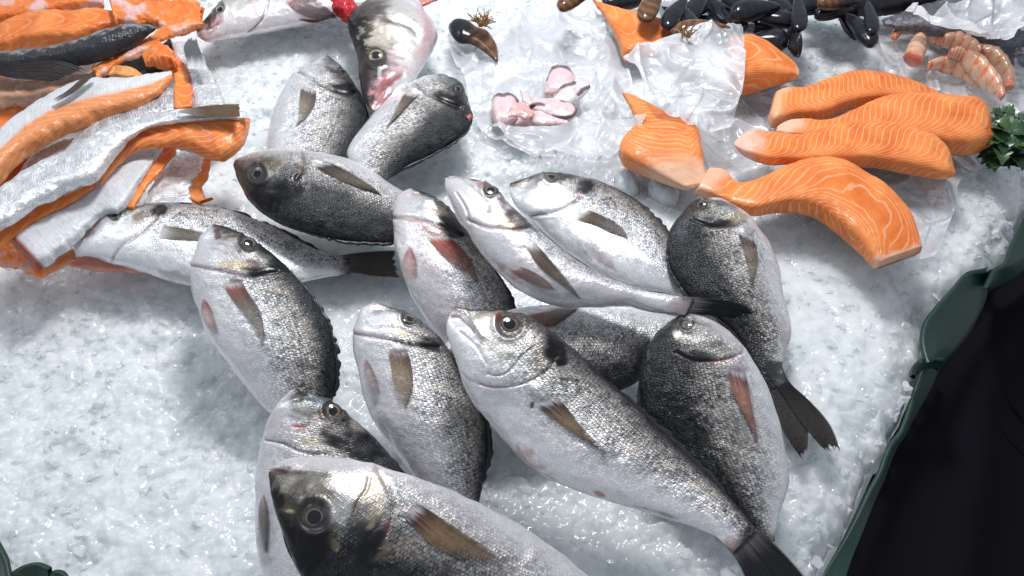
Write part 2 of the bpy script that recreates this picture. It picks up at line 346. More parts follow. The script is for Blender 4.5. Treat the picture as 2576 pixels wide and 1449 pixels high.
# ------------------------------------------------------------------ fish parts
def eye(parent, tree, p, r_px, z, iris=(.11, .10, .085), ring=(.30, .27, .21), rim=(.025, .022, .025), pupil=(.008, .01, .014), bulge=.24, tiltc=.35):
    q, n = hit(tree, p, z); dist = (q - CAM) @ FW; r = r_px / FPX * dist
    if n @ (CAM - q) < 0: n = -n
    v = (CAM - q) / np.linalg.norm(CAM - q); n = n * (1 - tiltc) + v * tiltc; n /= np.linalg.norm(n)
    a = np.cross(n, [0.3, 1, 0]); a /= np.linalg.norm(a); b = np.cross(n, a)
    def dome(name, R, h0, hh, cfun, par, nr=18, na=40):
        rr = np.linspace(0, 1, nr)[:, None]; t = np.linspace(0, 2*np.pi, na, endpoint=False)[None]
        x, y = rr*np.cos(t), rr*np.sin(t); h = h0 + hh*np.sqrt(np.clip(1-rr**2*.98, 0, 1))+0*t
        X = q + (x*R)[..., None]*a + (y*R)[..., None]*b + (h*R)[..., None]*n
        cc = cfun(np.repeat(rr, na, 1), x, y)
        return mkmesh(name, X, gridfaces(nr, na, True), col=cc, mat=M_EYE, parent=par)
    def ci(rr, x, y):
        c = np.zeros(rr.shape + (3,)); c[:] = iris; nz = fbm(np.stack([x*3+p[0], y*3, 0*x], -1), 3)
        c = c * (.35 + 1.3*nz[..., None]); c = mix(c, ring, sstep(.60, .54, rr) * .85)
        c = mix(c, rim, sstep(.74, .9, rr)); return c
    e = dome('eye', r, -.12, bulge, ci, parent)
    dome('pupil', r*.50, (-.12 + bulge*.88)/.50, .12, lambda rr, x, y: np.zeros(rr.shape + (3,)) + np.array(pupil), e, 8, 28)
def fin(parent, tree, ea, eb, z=0.02, z1=None, name='pectoral_fin', base=(.10, .075, .065), tip=(.24, .19, .14), lift=.0012, rays_n=19, nl=46, nw=96, rag=.11, basefrac=.25, ray=.75):
    ea, eb = poly(ea, nl), poly(eb, nl); w = np.linspace(0, 1, nw)[None, :, None]; u = np.linspace(0, 1, nl)[:, None]
    ph = np.linspace(0, 1, nw)[None] * rays_n
    jag = (vnoise(np.stack([ph[0]*1.0, ph[0]*0+p_hash(ea), ph[0]*0], -1)) * .7 + .3*np.abs(np.sin(ph[0]*np.pi))) * rag
    uu = u * (1 - jag[None]); ii = uu * (nl - 1); i0 = np.clip(ii.astype(int), 0, nl-2); f = (ii - i0)[..., None]
    a = ea[i0]*(1-f) + ea[i0+1]*f; b = eb[i0]*(1-f) + eb[i0+1]*f
    P_ = a*(1-w) + b*w
    z1 = z if z1 is None else z1
    X = np.empty(P_.shape[:2] + (3,))
    for i in range(nl):
        for j in range(nw):
            zz = z + (z1 - z) * i / (nl - 1)
            X[i, j] = hit(tree, P_[i, j], zz)[0]
    v = (CAM - X); v /= np.linalg.norm(v, axis=-1)[..., None]
    sag = np.sin(np.linspace(0, 1, nw)*np.pi)[None]
    X = X + v * ((lift if tree is not None else .0003) * (.25 + np.minimum(u*2.0, 1.2)) * (.3 + .7*sag) + .00035*np.cos(ph*2*np.pi)*np.minimum(1, u*4))[..., None] + np.array([0, 0, lift*.2])
    ph = ph + 0*u
    c = np.zeros(X.shape); c[:] = tip; c = mix(c, base, sstep(basefrac*1.9, basefrac*.3, u + 0*ph + .25*(fbm(np.stack([ph, u*4+0*ph, 0*ph+2], -1))-.5)))
    if tree is not None and 'tail' not in name: c = mix(c, (.52, .50, .50), sstep(.14, .04, u + .10*(vnoise(np.stack([ph*.7, 0*ph, 0*ph], -1))-.5)))
    if tree is not None: c = c * (1.25 - .65*sstep(.45, 1, np.linspace(0, 1, nw)[None] + 0*u))[..., None]
    c = c * (1 - ray*.5 + ray * (.5 + .5*np.cos(ph*2*np.pi)))[..., None] * (.75 + .5*fbm(np.stack([ph*1.3, u*9+0*ph, 0*ph], -1), 3))[..., None]
    wv = np.linspace(0, 1, nw)[None]; see = np.clip(((.24 if tree is not None else .10) + .40*u*(1 if tree is not None else 0) - .35*(.5 + .5*np.cos(ph*2*np.pi))) + .9*sstep(.06, .0, np.minimum(wv, 1-wv)) + sstep(.07, .0, u)*(.7 if tree is not None else 0) + (.35*(1-wv)*u if tree is not None else -.12), 0, 1)
    return mkmesh(name, X, gridfaces(nl, nw), col=c, mat=M_FIN, parent=parent, at={'see': see})
def p_hash(a): return float(abs(a[0, 0]*3.7 + a[0, 1]*1.3) % 40)
def edge_fin(parent, o, s0, s1, h=.003, side=0, name='dorsal_fin', col=(.03, .03, .035), n=90, spiky=.5):
    ss = o.s[:, 0]; i0, i1 = np.searchsorted(ss, s0), min(np.searchsorted(ss, s1), len(ss)-1)
    idx = np.linspace(i0, i1, n).astype(int); j = 0 if side == 0 else o.X.shape[1]//2
    sg = 1 if side == 0 else -1
    Wd = o.W[idx] / o.wl[idx][:, None] * sg; E0 = o.X[idx, j] - Wd*.0015
    t = np.linspace(0, 1, n); prof = np.sin(np.pi*t)**.35
    sp = .25 + 1.1*vnoise(np.stack([t*31, t*0 + p_hash(o.px[0]), t*0], -1))
    E1 = E0 + (Wd*.9 - o.T[idx]*-.5 + np.array([0, 0, .12])) * (h*prof*sp + .0016)[:, None]
    X = np.stack([E0, (E0+E1)/2, E1], 1); th = np.array([0, 0, .0005])
    X = np.concatenate([X + th, X[:, ::-1] - th], 1)
    c = np.zeros(X.shape); c[:] = col; c *= (.6 + .8*fbm(X*400, 2))[..., None]
    return mkmesh(name, X, gridfaces(n, 6, True), col=c, mat=M_FIN, parent=parent)

BR = dict(dark=(.014, .018, .024), mid=(.33, .318, .305), lite=(.74, .755, .78), belly=(.80, .805, .825))
def bream(label, st, z, ey=None, gill=None, feats=(), fins=(), roll=0., thick=.36, ns=260, nt=170, dk=.55, md=.05, tone=1.0, dfin=True,
          name='sea_bream', cat='fish', group='silver breams heaped on the ice', sg=.27, eyekw={}, pink=.0, scamp=1.0, dline_=True, tilt=.22, afin=False, tailbit=None, headdark=.5):
    r = root(name, label, cat, group)
    def tf(s): return thick * (1 - .25*sstep(.0, .12, .12 - s)) * (1 + .15*np.exp(-((s-.22)/.12)**2)) * (1 - .12*sstep(.7, 1., s))
    o = loft(st, z, tf, ns, nt, tilt=tilt, tend=.07)
    R = math.radians(roll); tt = o.th + R; t = np.cos(tt); s = o.s; P = o.px
    nz = fbm(np.stack([o.uv[..., 0]*90, o.uv[..., 1]*55, s*0 + st[0][1][0]], -1), 4) - .5
    n2 = fbm(np.stack([o.uv[..., 0]*26, o.uv[..., 1]*30, s*0 + st[0][1][1]], -1), 3) - .5
    tw = t + nz*.28 + n2*.45
    c = np.zeros(o.X.shape); c[:] = BR['belly']
    c = mix(c, BR['lite'], sstep(-.7, -.2, tw)); c = mix(c, BR['mid'], sstep(md-.75, md+.35, tw)*.95); c = mix(c, BR['dark'], sstep(dk-.40, dk+.18, tw)*.95)
    c = mix(c, (.10, .09, .09), sstep(.94, 1.0, s + nz*.12))
    if pink: c = mix(c, (.80, .66, .67), np.clip(sstep(-.1, -.8, t)*(.4 + nz)*pink*2, 0, 1))
    sc = sstep(-1.0, .15, tw) * .86 + .12
    head = sstep(sg + .02, sg - .04, s + .05*(t**2))
    if gill is not None:                      # head = in front of the gill edge (signed by the station direction)
        g = poly(gill, 24); dg = dline(P, gill)
    sc = sc * (1 - .65*head)
    hn = fbm(np.stack([o.uv[..., 0]*240, o.uv[..., 1]*110, s*0 + 3.3], -1), 3) - .5
    hc = mix(c, (.13, .11, .082), np.clip(sstep(-.3, .4, t + nz*1.4)*(.66 + 3.0*hn + 2.4*nz), 0, .94))
    hc = mix(hc, (.80, .79, .76), np.clip(sstep(-.5, -.1, t)*sstep(.6, .2, t)*(-.1 - 2.6*hn - nz), 0, .8))
    c = mix(c, hc, head); c = mix(c, BR['dark'], np.clip(head*sstep(.15, .75, t + nz*1.2), 0, 1)*min(1, headdark*1.9) if headdark < .7 else np.clip(head*sstep(.25, .7, t+nz*.9), 0, 1))
    c = c * (1 - .18*head*np.clip(np.sin(o.uv[..., 1]*2400 + nz*30), 0, 1) * sstep(-.3, .3, t))[..., None]
    h = np.zeros(s.shape); hm = fbm(np.stack([o.uv[..., 0]*320, o.uv[..., 1]*110, s*0 + 9.1], -1), 3) - .5
    dm = (o.C[len(o.C)//2] - CAM) @ FW / FPX            # metres per photo unit
    if gill is not None:
        pj = 1 + 0*dg; wg = 2.6
        m = np.exp(-(dg/wg)**2) * o.vis
        c = mix(c, (.16, .06, .045), np.clip(m*(.75 + nz*1.5), 0, .85)); h -= np.exp(-(dg/4.5)**2) * dm * 4.5 * o.vis
        # gill cover stands a little proud of the shoulder
        h += dm * 4.0 * head * np.exp(-(dg/26)**2) * o.vis
    if dline_:                                            # lateral line
        ll = np.exp(-((np.cos(tt) - (.42 - .25*sstep(.4, 1, s)))/.018)**2) * sstep(sg + .03, sg + .08, s)
        c = mix(c, (.05, .05, .05), np.clip(ll*(.35 + .5*(np.sin(s*520) > 0)), 0, .7))
    cheek = np.exp(-((s - sg*.62)/(sg*.22))**2 - ((t+.05)/.45)**2) * dm * 9; h += cheek
    h += -dm*7*np.exp(-((s - sg*.36)/(sg*.12))**2 - ((t+.1)/.5)**2)
    h += (nz*.0016 + n2*.0035) * (.4 + .6*np.sin(np.clip(s, 0, 1)*np.pi))
    for f in sorted(feats, key=lambda f: f[0] == 'blob' and f[5] == blk and f[6] >= .9):
        if f[0] == 'blob':
            _, (x, y), rx, ry, rot, cl, am = f[:7]
            hgt = f[7] if len(f) > 7 else 0; big = cl == blk and am >= .9; rx, ry = (rx*1.12, ry*1.35) if big else (rx, ry)
            a = math.radians(rot); dx, dy = P[..., 0]-x, P[..., 1]-y
            d = np.sqrt(((dx*math.cos(a)+dy*math.sin(a))/rx)**2 + ((-dx*math.sin(a)+dy*math.cos(a))/ry)**2)
            kq = .45 if big else 1.0; m = sstep(1.30, .62, d + (nz*2.0 + n2*.6 + hm*1.5)*kq) * o.vis * (1 - .35*kq*np.clip(hm*4, 0, 1))
            c = mix(c, np.array(cl)*(1 if cl != blk else .6), np.clip(m*am, 0, 1)); sc = sc*(1-m*.8*(cl == blk)); h += hgt*dm*sstep(1.2, .2, d)*o.vis; sc = sc*(1 - .5*m*min(am, 1))
        elif f[0] == 'line':
            _, pts, w, cl, am = f[:5]; gr = f[5] if len(f) > 5 else 0
            d = dline(P, pts); m = np.exp(-(d/w)**2) * o.vis; c = mix(c, cl, np.clip(m*am*(.8+nz), 0, 1)); h += gr*dm*np.exp(-(d/(w*1.5))**2)*o.vis
    c = c * tone
    if ey:                                                # socket
        d = np.linalg.norm(P - np.array(ey[0]), axis=-1); h -= dm*ey[1]*.10*sstep(1.15, .7, d/ey[1])*o.vis
        c = mix(c, (.05, .045, .045), sstep(1.45, 1.0, d/ey[1])*.75*o.vis)
        h += dm*ey[1]*.12*np.exp(-((d/ey[1]-1.25)/.22)**2)*o.vis
    displace(o, h)
    build(o, 'body', c, M_FISH, r, {'sc': sc*scamp})
    tr = bvh(o); zz = z if np.isscalar(z) else z[0][1]
    if ey: eye(r, tr, ey[0], ey[1], zz, **eyekw)
    for f in fins: fin(r, None if f.get('name') == 'tail_fin' else tr, **f)
    if dfin: edge_fin(r, o, .33, .86, .0026)
    if afin and False: edge_fin(r, o, .62, .86, .005, side=1, name='anal_fin', col=(.22, .16, .14), spiky=.1)
    settle(r); o.tree = tr; return o

blk = (.012, .012, .015); gold = (.42, .30, .12); red = (.32, .05, .04); brn = (.16, .11, .08); wht = (.78, .77, .78); pnk = (.62, .30, .30)
def tail(ea, eb, z, z1, **k):
    d = dict(ea=ea, eb=eb, z=z, z1=z1, name='tail_fin', base=(.34, .32, .32), tip=(.035, .033, .035), rays_n=22, rag=.12, lift=.0008, basefrac=.30); d.update(k); return d
RB = (.27, .08, .065)

#==FISH==
bream('short silver bream facing up, tucked left of the big fish head',
  R2.pairs((0,1095,430,1060,432),(.06,1165,480,970,500),(.13,1230,550,890,560),(.2,1290,640,810,615),(.28,1345,730,750,700),(.4,1400,860,680,860),(.52,1400,980,640,1000),(.65,1340,1130,615,1150),(.8,1200,1300,680,1300),(1,950,1430,780,1430)),
  .022, ey=(R2(1210,556),12.5), gill=R2.L((850,555),(950,600),(1050,660),(1120,690),(1210,715),(1300,720)),
  feats=[('blob',R2(1235,700),42,14,15,blk,.95),('blob',R2(1130,520),30,16,40,(.20,.24,.26),.7),('line',R2.L((1230,820),(1220,900)),1.5,blk,.6),('blob',R2(960,680),22,8,20,wht,.9,5)],
  fins=[dict(ea=R2.L((885,665),(868,800),(862,920),(838,985)), eb=R2.L((1010,690),(1002,800),(945,900),(838,985)), z=.03)], dk=.62, md=.2, roll=6, headdark=.3)
bream('silver bream facing up and right, its head beside the clear bag',
  R2.pairs((0,2060,598,2030,596),(.08,2130,640,1930,598),(.16,2165,710,1840,615),(.24,2195,800,1750,650),(.32,2218,890,1650,710),(.45,2190,1010,1480,860),(.6,2060,1120,1340,1010),(.75,1850,1230,1240,1190),(.9,1640,1340,1330,1330),(1,1560,1400,1420,1400)),
  .034, ey=(R2(2105,692),13), gill=R2.L((1780,650),(1850,720),(1900,742),(2000,785),(2130,830)), sg=.24,
  feats=[('blob',R2(2050,775),42,12,22,blk,.95),('blob',R2(2040,640),30,12,30,(.22,.26,.28),.7),('line',R2.L((1990,890),(1850,980),(1690,1090)),1.4,blk,.5),('blob',R2(2197,908),6,7,0,(.75,.2,.16),1,3),('blob',R2(1740,700),25,8,15,wht,.8,5)],
  fins=[dict(ea=R2.L((1690,712),(1620,850),(1570,950),(1540,1000)), eb=R2.L((1828,724),(1730,820),(1630,920),(1540,1000)), z=.04)], dk=.42, md=.0, headdark=.3)
bream('bream lying head left with its black back toward the viewer',
  R5.pairs((0,135,215,150,178),(.06,165,320,260,138),(.13,215,430,390,112),(.2,290,520,510,110),(.28,400,595,640,120),(.4,600,680,850,160),(.55,850,738,1060,240),(.7,1100,755,1260,370),(.85,1330,740,1440,500),(1,1520,720,1560,600)),
  [(0,.05),(.3,.048),(.7,.034),(1,.025)], ey=(R5(300,275),21), gill=R5.L((600,115),(617,180),(605,240),(560,305)),
  feats=[('blob',R5(520,360),48,32,-30,blk,.9),('blob',R5(330,420),40,30,40,blk,.85),('blob',R5(250,200),34,14,-10,(.12,.13,.14),.8),('line',R5.L((150,190),(190,330),(250,460)),3,(.25,.10,.07),.5),
         ('line',R5.L((580,410),(660,440),(780,470)),1.6,blk,.6),('line',R5.L((430,120),(455,190),(450,230)),1.5,blk,.4),('line',R5.L((500,170),(470,220)),1.5,(.5,.2,.15),.5),('blob',R5(720,205),24,8,20,wht,.7,6)],
  fins=[dict(ea=R5.L((655,215),(800,292),(1000,375),(1160,418)), eb=R5.L((765,190),(870,232),(1000,305),(1160,418)), z=.06, base=(.05,.04,.04))], dk=.12, md=-.35, headdark=.3, dfin=True)
bream('bream lying on the left, head over the salmon skins, tail pointing right',
  B.pairs((0,545,355,541,400),(.06,680,245,600,475),(.13,830,155,740,505),(.2,980,130,870,540),(.28,1180,98,1040,600),(.4,1480,96,1320,690),(.52,1760,145,1620,745),(.65,2020,240,1950,740),(.78,2270,365,2230,690),(.9,2470,460,2440,645),(1,2640,495,2640,620)),
  [(0,.036),(.3,.028),(1,.014)], ey=(B(865,178),16), gill=B.L((1210,130),(1175,195),(1090,270),(1000,345),(900,425),(850,510)), roll=22, eyekw=dict(tiltc=.1),
  feats=[('blob',B(1215,130),20,12,-20,blk,.95),('blob',B(1080,175),22,8,-20,(.10,.08,.06),.7),('line',B.L((545,370),(640,330),(700,300)),2,brn,.6,-2),('blob',B(640,320),22,10,-20,(.45,.30,.28),.6),('blob',B(1350,640),60,14,12,(.42,.33,.31),.6),
         ('blob',B(1040,210),18,8,-25,gold,.4),('line',B.L((600,470),(720,480),(850,525)),2,(.3,.2,.2),.5)],
  fins=[dict(ea=B.L((1192,352),(1330,362),(1500,368),(1600,380)), eb=B.L((1232,250),(1330,262),(1450,282),(1600,310)), z=.04, base=(.55,.52,.50), tip=(.30,.24,.17)),
        tail(E.L((-170,478),(-60,484),(80,462),(240,445),(430,438)), E.L((-170,560),(-60,602),(120,618),(260,640),(470,652)), .014,.012, tip=(.10,.09,.08), base=(.35,.33,.33), rays_n=26)], dk=.9, md=.45, dfin=True)
bream('bream pointing up and left with a red-based fin on its flank',
  B.pairs((0,1615,243,1585,255),(.05,1720,270,1510,340),(.12,1880,350,1470,450),(.2,2040,460,1445,560),(.28,2180,580,1440,680),(.4,2330,760,1480,870),(.52,2450,960,1550,1070),(.65,2515,1180,1680,1250),(.8,2535,1430,1830,1449),(.9,2500,1600,2010,1650),(1,2420,1750,2200,1770)),
  [(0,.062),(.3,.055),(.7,.04),(1,.02)], ey=(B(1875,388),23), gill=B.L((1450,555),(1600,582),(1750,612),(1880,645),(1960,625),(2100,605)), roll=8,
  feats=[('blob',B(2000,600),55,12,-3,blk,.95),('blob',B(1900,560),22,14,10,(.06,.04,.05),.9),('blob',B(1780,560),38,13,8,(.60,.50,.33),.8),('blob',B(1640,300),10,18,-10,(.12,.07,.09),.9),('blob',B(2110,560),30,26,40,blk,.8),
         ('line',B.L((1600,430),(1750,480),(1950,560)),3,brn,.5),('line',B.L((1650,400),(1800,450),(1980,500)),2.5,brn,.5),('blob',B(1790,660),22,9,-10,(.35,.22,.22),.7,5),('line',B.L((1480,590),(1640,585)),1.4,(.3,.2,.2),.5)],
  fins=[dict(ea=B.L((1665,692),(1760,835),(1880,980),(2005,1135)), eb=B.L((1812,650),(1885,770),(1965,890),(2005,1135)), z=.07, base=RB),
        dict(ea=B.L((1530,800),(1515,900),(1560,1020),(1640,1090)), eb=B.L((1535,800),(1590,870),(1625,980),(1645,1090)), z=.06, base=(.52,.24,.23), tip=(.64,.50,.49), name='pelvic_fin')], dk=.68, md=.12, pink=.15)
bream('bream with its snout up between two others, a red stain around its gill and fin',
  R5.pairs((0,1365,380,1335,378),(.06,1450,415,1262,415),(.13,1560,470,1228,490),(.2,1640,560,1218,600),(.28,1740,690,1222,720),(.4,1870,870,1255,890),(.52,1980,1030,1310,1060),(.65,2035,1180,1410,1230),(.8,2030,1330,1550,1400),(1,1950,1550,1750,1550)),
  [(0,.055),(.4,.05),(.7,.034),(1,.02)], ey=(R5(1548,472),17), gill=R5.L((1225,575),(1330,580),(1450,610),(1600,655),(1690,700)), roll=18, eyekw=dict(tiltc=.1),
  feats=[('blob',R5(1650,630),42,26,30,blk,.95),('blob',R5(1560,560),34,9,12,(.30,.22,.13),.6),('line',R5.L((1330,595),(1420,620),(1440,650)),5,(.60,.20,.15),.6),('line',R5.L((1480,690),(1560,700),(1640,690)),6,(.50,.20,.17),.55),('blob',R5(1505,668),28,13,10,(.72,.50,.48),.9,5),
         ('blob',R5(1360,400),14,8,40,(.6,.38,.40),.7),('line',R5.L((1390,520),(1500,540),(1600,575)),2,brn,.6),('blob',R5(1640,690),14,6,0,red,.6)],
  fins=[dict(ea=R5.L((1437,690),(1520,800),(1640,905),(1740,965),(1812,1050)), eb=R5.L((1582,690),(1680,765),(1755,860),(1812,1050)), z=.06, base=(.42,.08,.06), tip=(.34,.20,.14), basefrac=.4),
        dict(ea=R5.L((1332,765),(1278,880),(1290,1000)), eb=R5.L((1336,765),(1378,850),(1388,985)), z=.05, base=(.68,.36,.36), tip=(.68,.46,.45), name='pelvic_fin')], pink=.5, dk=.72, md=.2)
bream('bream rolled belly up with a long body and black tail pointing right',
  R6.pairs((0,150,93,115,110),(.06,270,118,108,170),(.13,400,165,150,290),(.2,520,290,230,410),(.28,640,385,300,530),(.38,770,500,420,670),(.48,900,605,560,790),(.6,1050,685,760,880),(.7,1200,745,980,890),(.82,1380,795,1200,890),(.92,1500,815,1380,925),(1,1620,828,1560,938)),
  [(0,.085),(.3,.08),(.6,.07),(1,.066)], ey=(R6(388,182),20), gill=R6.L((250,362),(330,395),(450,412),(560,420),(635,392)), roll=38, thick=.6, eyekw=dict(tiltc=.05),
  feats=[('blob',R6(500,375),24,16,20,(.45,.30,.10),.9),('blob',R6(570,350),34,30,40,(.06,.05,.055),.9),('blob',R6(430,290),30,22,40,(.14,.10,.11),.8),('line',R6.L((120,110),(200,100),(270,150),(340,220)),3,(.28,.20,.18),.7,-2),('line',R6.L((180,200),(235,290),(262,370)),2,(.5,.38,.38),.7,-3),
         ('blob',R6(335,150),12,8,30,red,.7),('blob',R6(520,680),30,18,40,(.55,.30,.30),.6),('blob',R6(610,510),18,20,40,(.3,.24,.24),.6),('blob',R6(1500,880),20,12,0,(.45,.34,.34),.4)],
  fins=[dict(ea=R6.L((585,515),(680,645),(800,752),(942,862)), eb=R6.L((655,495),(765,620),(860,735),(942,862)), z=.09, base=(.22,.16,.13), tip=(.24,.18,.13)),
        dict(ea=R6.L((480,655),(560,715),(660,765),(782,798)), eb=R6.L((560,640),(640,672),(725,725),(782,798)), z=.085, base=(.50,.30,.30), tip=(.40,.28,.26), name='pelvic_fin'),
        tail(R6.L((1450,822),(1560,822),(1700,835),(1870,860),(2015,932)), R6.L((1430,900),(1500,930),(1600,935),(1740,945),(1880,965)), .066,.058, base=(.42,.38,.38), tip=(.02,.02,.022))], pink=.3, dk=.70, md=.25, dfin=False, scamp=.8)
bream('bream facing left with a dark blood line along its gill, behind the belly-up fish',
  R6.pairs((0,505,140,492,175),(.06,600,105,515,250),(.13,720,75,560,310),(.2,850,88,630,370),(.28,1000,115,730,460),(.4,1180,195,880,590),(.52,1340,305,1050,700),(.65,1450,430,1230,775),(.8,1560,600,1460,812),(1,1720,760,1650,840)),
  [(0,.032),(.5,.026),(1,.02)], ey=(R6(755,102),19), gill=R6.L((930,225),(860,272),(780,312),(700,330),(640,335)), roll=10, eyekw=dict(tiltc=.2),
  feats=[('blob',R6(960,165),26,17,-30,blk,.95),('blob',R6(925,205),12,10,0,red,.8),('line',R6.L((500,150),(545,145),(600,160)),3,(.5,.4,.36),.7,-2),('blob',R6(860,330),30,16,-10,wht,.6),('line',R6.L((760,250),(850,240),(930,220)),2,brn,.5),('blob',R6(965,320),22,14,10,wht,.7,5),('blob',R6(1050,590),50,12,35,(.50,.38,.37),.6)],
  fins=[dict(ea=R6.L((888,358),(1010,392),(1120,440),(1222,470)), eb=R6.L((968,295),(1085,345),(1175,400),(1225,462)), z=.04, base=(.30,.22,.16), tip=(.22,.16,.11))], dk=.78, md=.25)
bream('bream facing away, dark back on its left, open black tail on ice',
  H.pairs((0,800,55,850,42),(.06,710,80,950,60),(.13,640,160,1050,120),(.2,570,240,1150,190),(.28,528,340,1220,280),(.4,520,480,1310,410),(.52,570,630,1375,570),(.62,700,800,1410,750),(.72,880,930,1450,900),(.82,1050,1090,1460,1080),(.9,1150,1250,1410,1250),(.96,1240,1420,1400,1370),(1,1300,1500,1440,1455)),
  [(0,.045),(.4,.035),(.8,.022),(1,.012)], ey=(H(785,98),14), gill=H.L((720,205),(860,252),(980,260),(1080,238),(1130,215)), roll=-4, sg=.22,
  feats=[('blob',H(850,222),52,11,6,blk,.95),('blob',H(1040,200),34,11,-12,(.52,.43,.25),.8),('blob',H(900,90),40,14,10,(.14,.12,.12),.7),('blob',H(620,280),30,30,0,(.05,.06,.065),.7),('blob',H(1120,300),20,16,0,(.5,.5,.53),.7,6),('blob',H(1420,1150),14,50,0,(.45,.36,.34),.5),('blob',H(1330,1400),40,50,0,(.03,.035,.04),.9)],
  fins=[dict(ea=H.L((1045,285),(1100,450),(1132,580),(1160,710)), eb=H.L((1178,330),(1212,450),(1208,580),(1170,710)), z=.05, base=(.09,.06,.07)),
        tail(R8.L((172,540),(190,590),(225,720),(278,840),(365,962)), R8.L((235,560),(290,640),(350,720),(378,800),(374,945)), .012,.010, tip=(.04,.035,.035), base=(.03,.03,.034), rays_n=11),
        tail(R8.L((200,530),(225,600),(290,700),(372,820),(462,922)), R8.L((268,545),(300,610),(385,690),(478,800),(526,925)), .013,.011, tip=(.05,.045,.042), base=(.03,.03,.034), rays_n=14)], dk=.30, md=-.3, afin=True, headdark=.5, scamp=1.15)
bream('bream lying crosswise under the others, behind the centre fish',
  R6.pairs((0,58,1190,70,1150),(.08,90,1290,170,1070),(.16,180,1390,300,990),(.26,330,1440,480,912),(.4,620,1460,700,882),(.55,950,1440,930,870),(.7,1200,1380,1180,885),(.82,1400,1260,1400,920),(1,1620,1120,1600,970)),
  [(0,.052),(.3,.044),(1,.03)], gill=None, roll=8, feats=[('blob',R6(130,1250),40,40,0,blk,.95),('line',R6.L((70,1200),(110,1140),(150,1120)),4,(.5,.3,.25),.6)],
  fins=[dict(ea=R6.L((560,950),(700,915),(820,885),(940,872)), eb=R6.L((570,968),(660,1000),(740,1010),(930,885)), z=.055, base=(.55,.28,.24), tip=(.24,.16,.12), name='pelvic_fin', basefrac=.35)], dk=.35, md=-.05, dfin=False)
bream('bream facing away at the right of the heap with a pale pink fin',
  F.pairs((0,1264,-522,1330,-530),(.06,1160,-450,1480,-490),(.13,1080,-370,1620,-400),(.2,1010,-270,1730,-290),(.28,975,-130,1820,-160),(.4,965,40,1930,40),(.52,1000,240,2000,250),(.65,1150,450,2060,500),(.75,1350,680,2090,720),(.85,1560,900,2040,920),(.94,1760,1090,1990,1090),(1,1870,1190,1985,1190)),
  [(0,.062),(.3,.055),(.7,.035),(1,.02)], ey=(F(1324,-444),17), gill=F.L((1230,-240),(1344,-180),(1504,-170),(1624,-190),(1740,-240)), sg=.24, eyekw=dict(pupil=(.10,.12,.13), iris=(.20,.19,.16)),
  feats=[('blob',F(1390,-215),60,13,8,blk,.95),('blob',F(1560,-290),44,14,8,(.12,.10,.10),.7),('blob',F(1620,-250),26,13,-12,(.45,.36,.28),.6),('blob',F(1240,-360),10,14,0,wht,.7),('line',F.L((1344,-180),(1504,-172),(1624,-192),(1740,-240)),2.5,red,.7),('blob',F(1690,-130),30,14,10,(.55,.50,.52),.8,6),
         ('blob',F(1200,-480),24,14,-40,(.06,.05,.05),.8),('blob',F(1700,330),30,60,0,(.25,.20,.17),.4)],
  fins=[dict(ea=F.L((1604,-150),(1650,40),(1740,220),(1868,470)), eb=F.L((1765,-90),(1795,40),(1822,200),(1872,470)), z=.07, base=(.16,.07,.08), tip=(.60,.32,.24), basefrac=.22)], dk=.25, md=-.25, afin=True, headdark=.75, scamp=1.2)
bream('bream with pale chin up and long brown fin, left of the centre fish',
  [(a,E(b,c),E(d,e)) for a,b,c,d,e in ((0,265,832,240,835),(.06,370,870,150,880),(.13,500,920,108,980),(.2,630,1000,92,1080),(.28,760,1120,95,1190),(.4,880,1300,130,1360))]+
  C.pairs((.52,2270,60,1460,120),(.62,2370,270,1550,310),(.72,2390,460,1680,490),(.82,2370,650,1810,670),(.92,2335,850,1950,850),(1,2300,980,2080,1000)),
  [(0,.068),(.3,.06),(.7,.042),(1,.025)], ey=(E(515,960),20), gill=E.L((100,1068),(220,1090),(380,1120),(500,1152),(620,1165),(740,1165)), roll=20, eyekw=dict(tiltc=.1),
  feats=[('blob',E(680,1145),34,13,12,blk,.95),('blob',E(460,1085),30,10,12,(.55,.40,.18),.7),('line',E.L((175,970),(230,1015),(340,1020),(480,1040)),1.8,(.35,.2,.15),.6,-2),('line',E.L((380,1000),(470,1040),(600,1090)),2.5,brn,.7),('blob',E(270,865),12,14,30,(.45,.33,.36),.8),('blob',E(430,1190),26,11,-5,(.5,.42,.43),.7,5),
         ('blob',E(600,1100),24,8,15,(.2,.13,.10),.6)],
  fins=[dict(ea=E.L((345,1185),(368,1320),(385,1460),(455,1630)), eb=E.L((497,1180),(535,1310),(548,1460),(478,1650)), z=.07, base=(.24,.17,.14), tip=(.36,.27,.18)),
        dict(ea=E.L((175,1260),(170,1370),(210,1480),(260,1560)), eb=E.L((180,1260),(240,1340),(275,1450),(290,1540)), z=.06, base=(.60,.42,.42), tip=(.66,.55,.54), name='pelvic_fin')], pink=.25, dk=.66, md=.1, afin=True)
